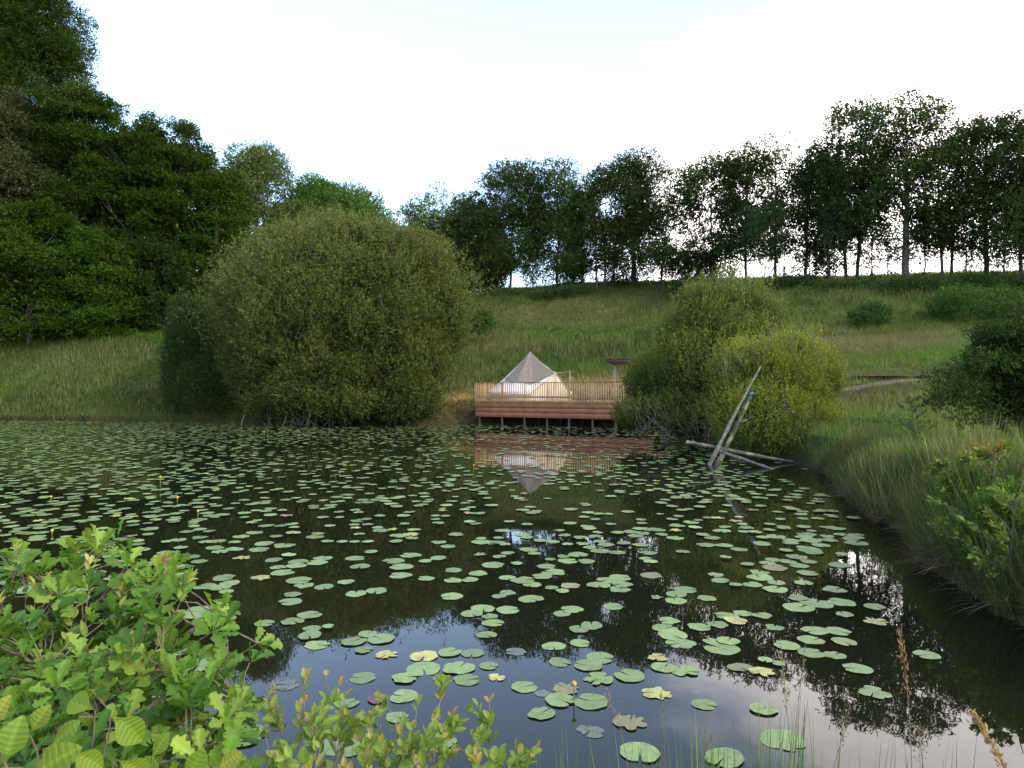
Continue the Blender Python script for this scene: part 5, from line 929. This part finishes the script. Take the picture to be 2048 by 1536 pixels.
tuft('sparse grass tuft near the bottom right corner', [(1760, 1480, 2.1)] + ran(1760, 90, 26, 1440, 1530), 5)
tuft('few grass blades among the leafy sprigs', [(700, 1420, 2.2)] + ran(760, 150, 22, 1400, 1500), 6)
def seedhead(pts, Dd, lab, col, size=.010, n=70, start=.5, rad=.0016, seed=0, spreadn=.006):
    rr = np.random.default_rng(seed); th = thing('seed_head_grass', lab, 'grass stalk', P(pts[0][0], pts[0][1], Dd)); g, gl = Geo(), Geo(); p = np.array([P(a, b, Dd) for a, b in pts]); t = np.linspace(0, 1, 14); pl = np.stack([np.interp(t, np.linspace(0, 1, len(p)), p[:, i]) for i in range(3)], 1)
    g.tube(pl, rad, rad * .4, 5); q = rr.uniform(start, 1, n); c = np.stack([np.interp(q, t, pl[:, i]) for i in range(3)], 1) + rr.normal(0, spreadn, (n, 3)); ax = unit(pl[-1] - pl[-4]); leaves(gl, c, np.tile(ax, (n, 1)) + rr.normal(0, .25, (n, 3)), size, leafcol(col, n, rr, .2, .2), rr, .32, .3)
    gl.build('seed_head', NEARLEAF, th); g.build('stalk', TWIG, th)
seedhead([(1590, 1800), (1585, 1536), (1572, 1400), (1562, 1292)], 2.2, 'tall straight grass stalk with thin pale seed head before the paired pads', (.22, .22, .10), .012, 60, .6, seed=1, spreadn=.003)
seedhead([(1560, 1800), (1580, 1536), (1600, 1380), (1610, 1290)], 2.3, 'second tall thin grass stalk close right of the first', (.20, .17, .09), .010, 40, .6, seed=2, spreadn=.003)
seedhead([(1640, 1800), (1665, 1540), (1690, 1460), (1697, 1420)], 2.1, 'grass stalk with dark knotted seed head leaning right', (.14, .10, .06), .010, 60, .5, seed=3)
seedhead([(1830, 1800), (1822, 1480), (1812, 1350), (1798, 1262)], 2.3, 'tall pinkish brown seed head in front of the dark tree reflection', (.30, .18, .11), .014, 110, .55, seed=4, spreadn=.005)
seedhead([(2060, 1700), (2020, 1560), (1985, 1485), (1945, 1428)], 1.5, 'thick brown seed head arching left at the bottom right corner', (.36, .24, .15), .016, 150, .42, .002, seed=5, spreadn=.0045)
seedhead([(1855, 1800), (1850, 1560), (1842, 1500), (1836, 1465)], 2.0, 'bare dark branched stalk left of the thick brown seed head', (.16, .11, .08), .012, 50, .55, seed=6, spreadn=.012)
seedhead([(1345, 1800), (1332, 1560), (1326, 1430), (1322, 1385)], 2.2, 'slim green seed stalk standing before the torn yellow pad', (.16, .20, .08), .010, 50, .6, seed=7, spreadn=.003)
seedhead([(560, 1800), (552, 1560), (548, 1450), (545, 1372)], 2.1, 'grainy pale seed spike left of the red tipped sprigs', (.30, .30, .14), .011, 240, .62, .002, seed=8, spreadn=.006)
seedhead([(1250, 1800), (1262, 1560), (1235, 1430), (1205, 1385)], 2.2, 'bent pinkish grass panicle hanging over the large pad', (.28, .20, .13), .010, 70, .6, seed=9, spreadn=.010)
seedhead([(1400, 1800), (1385, 1590), (1400, 1520), (1425, 1470)], 2.1, 'arched stalk with spaced dark seeds by the fine grass tuft', (.12, .08, .05), .008, 22, .6, seed=10, spreadn=.002)
bpy.context.view_layer.update()
for o in list(bpy.data.objects):
    if '_w' in o: del o['_w']
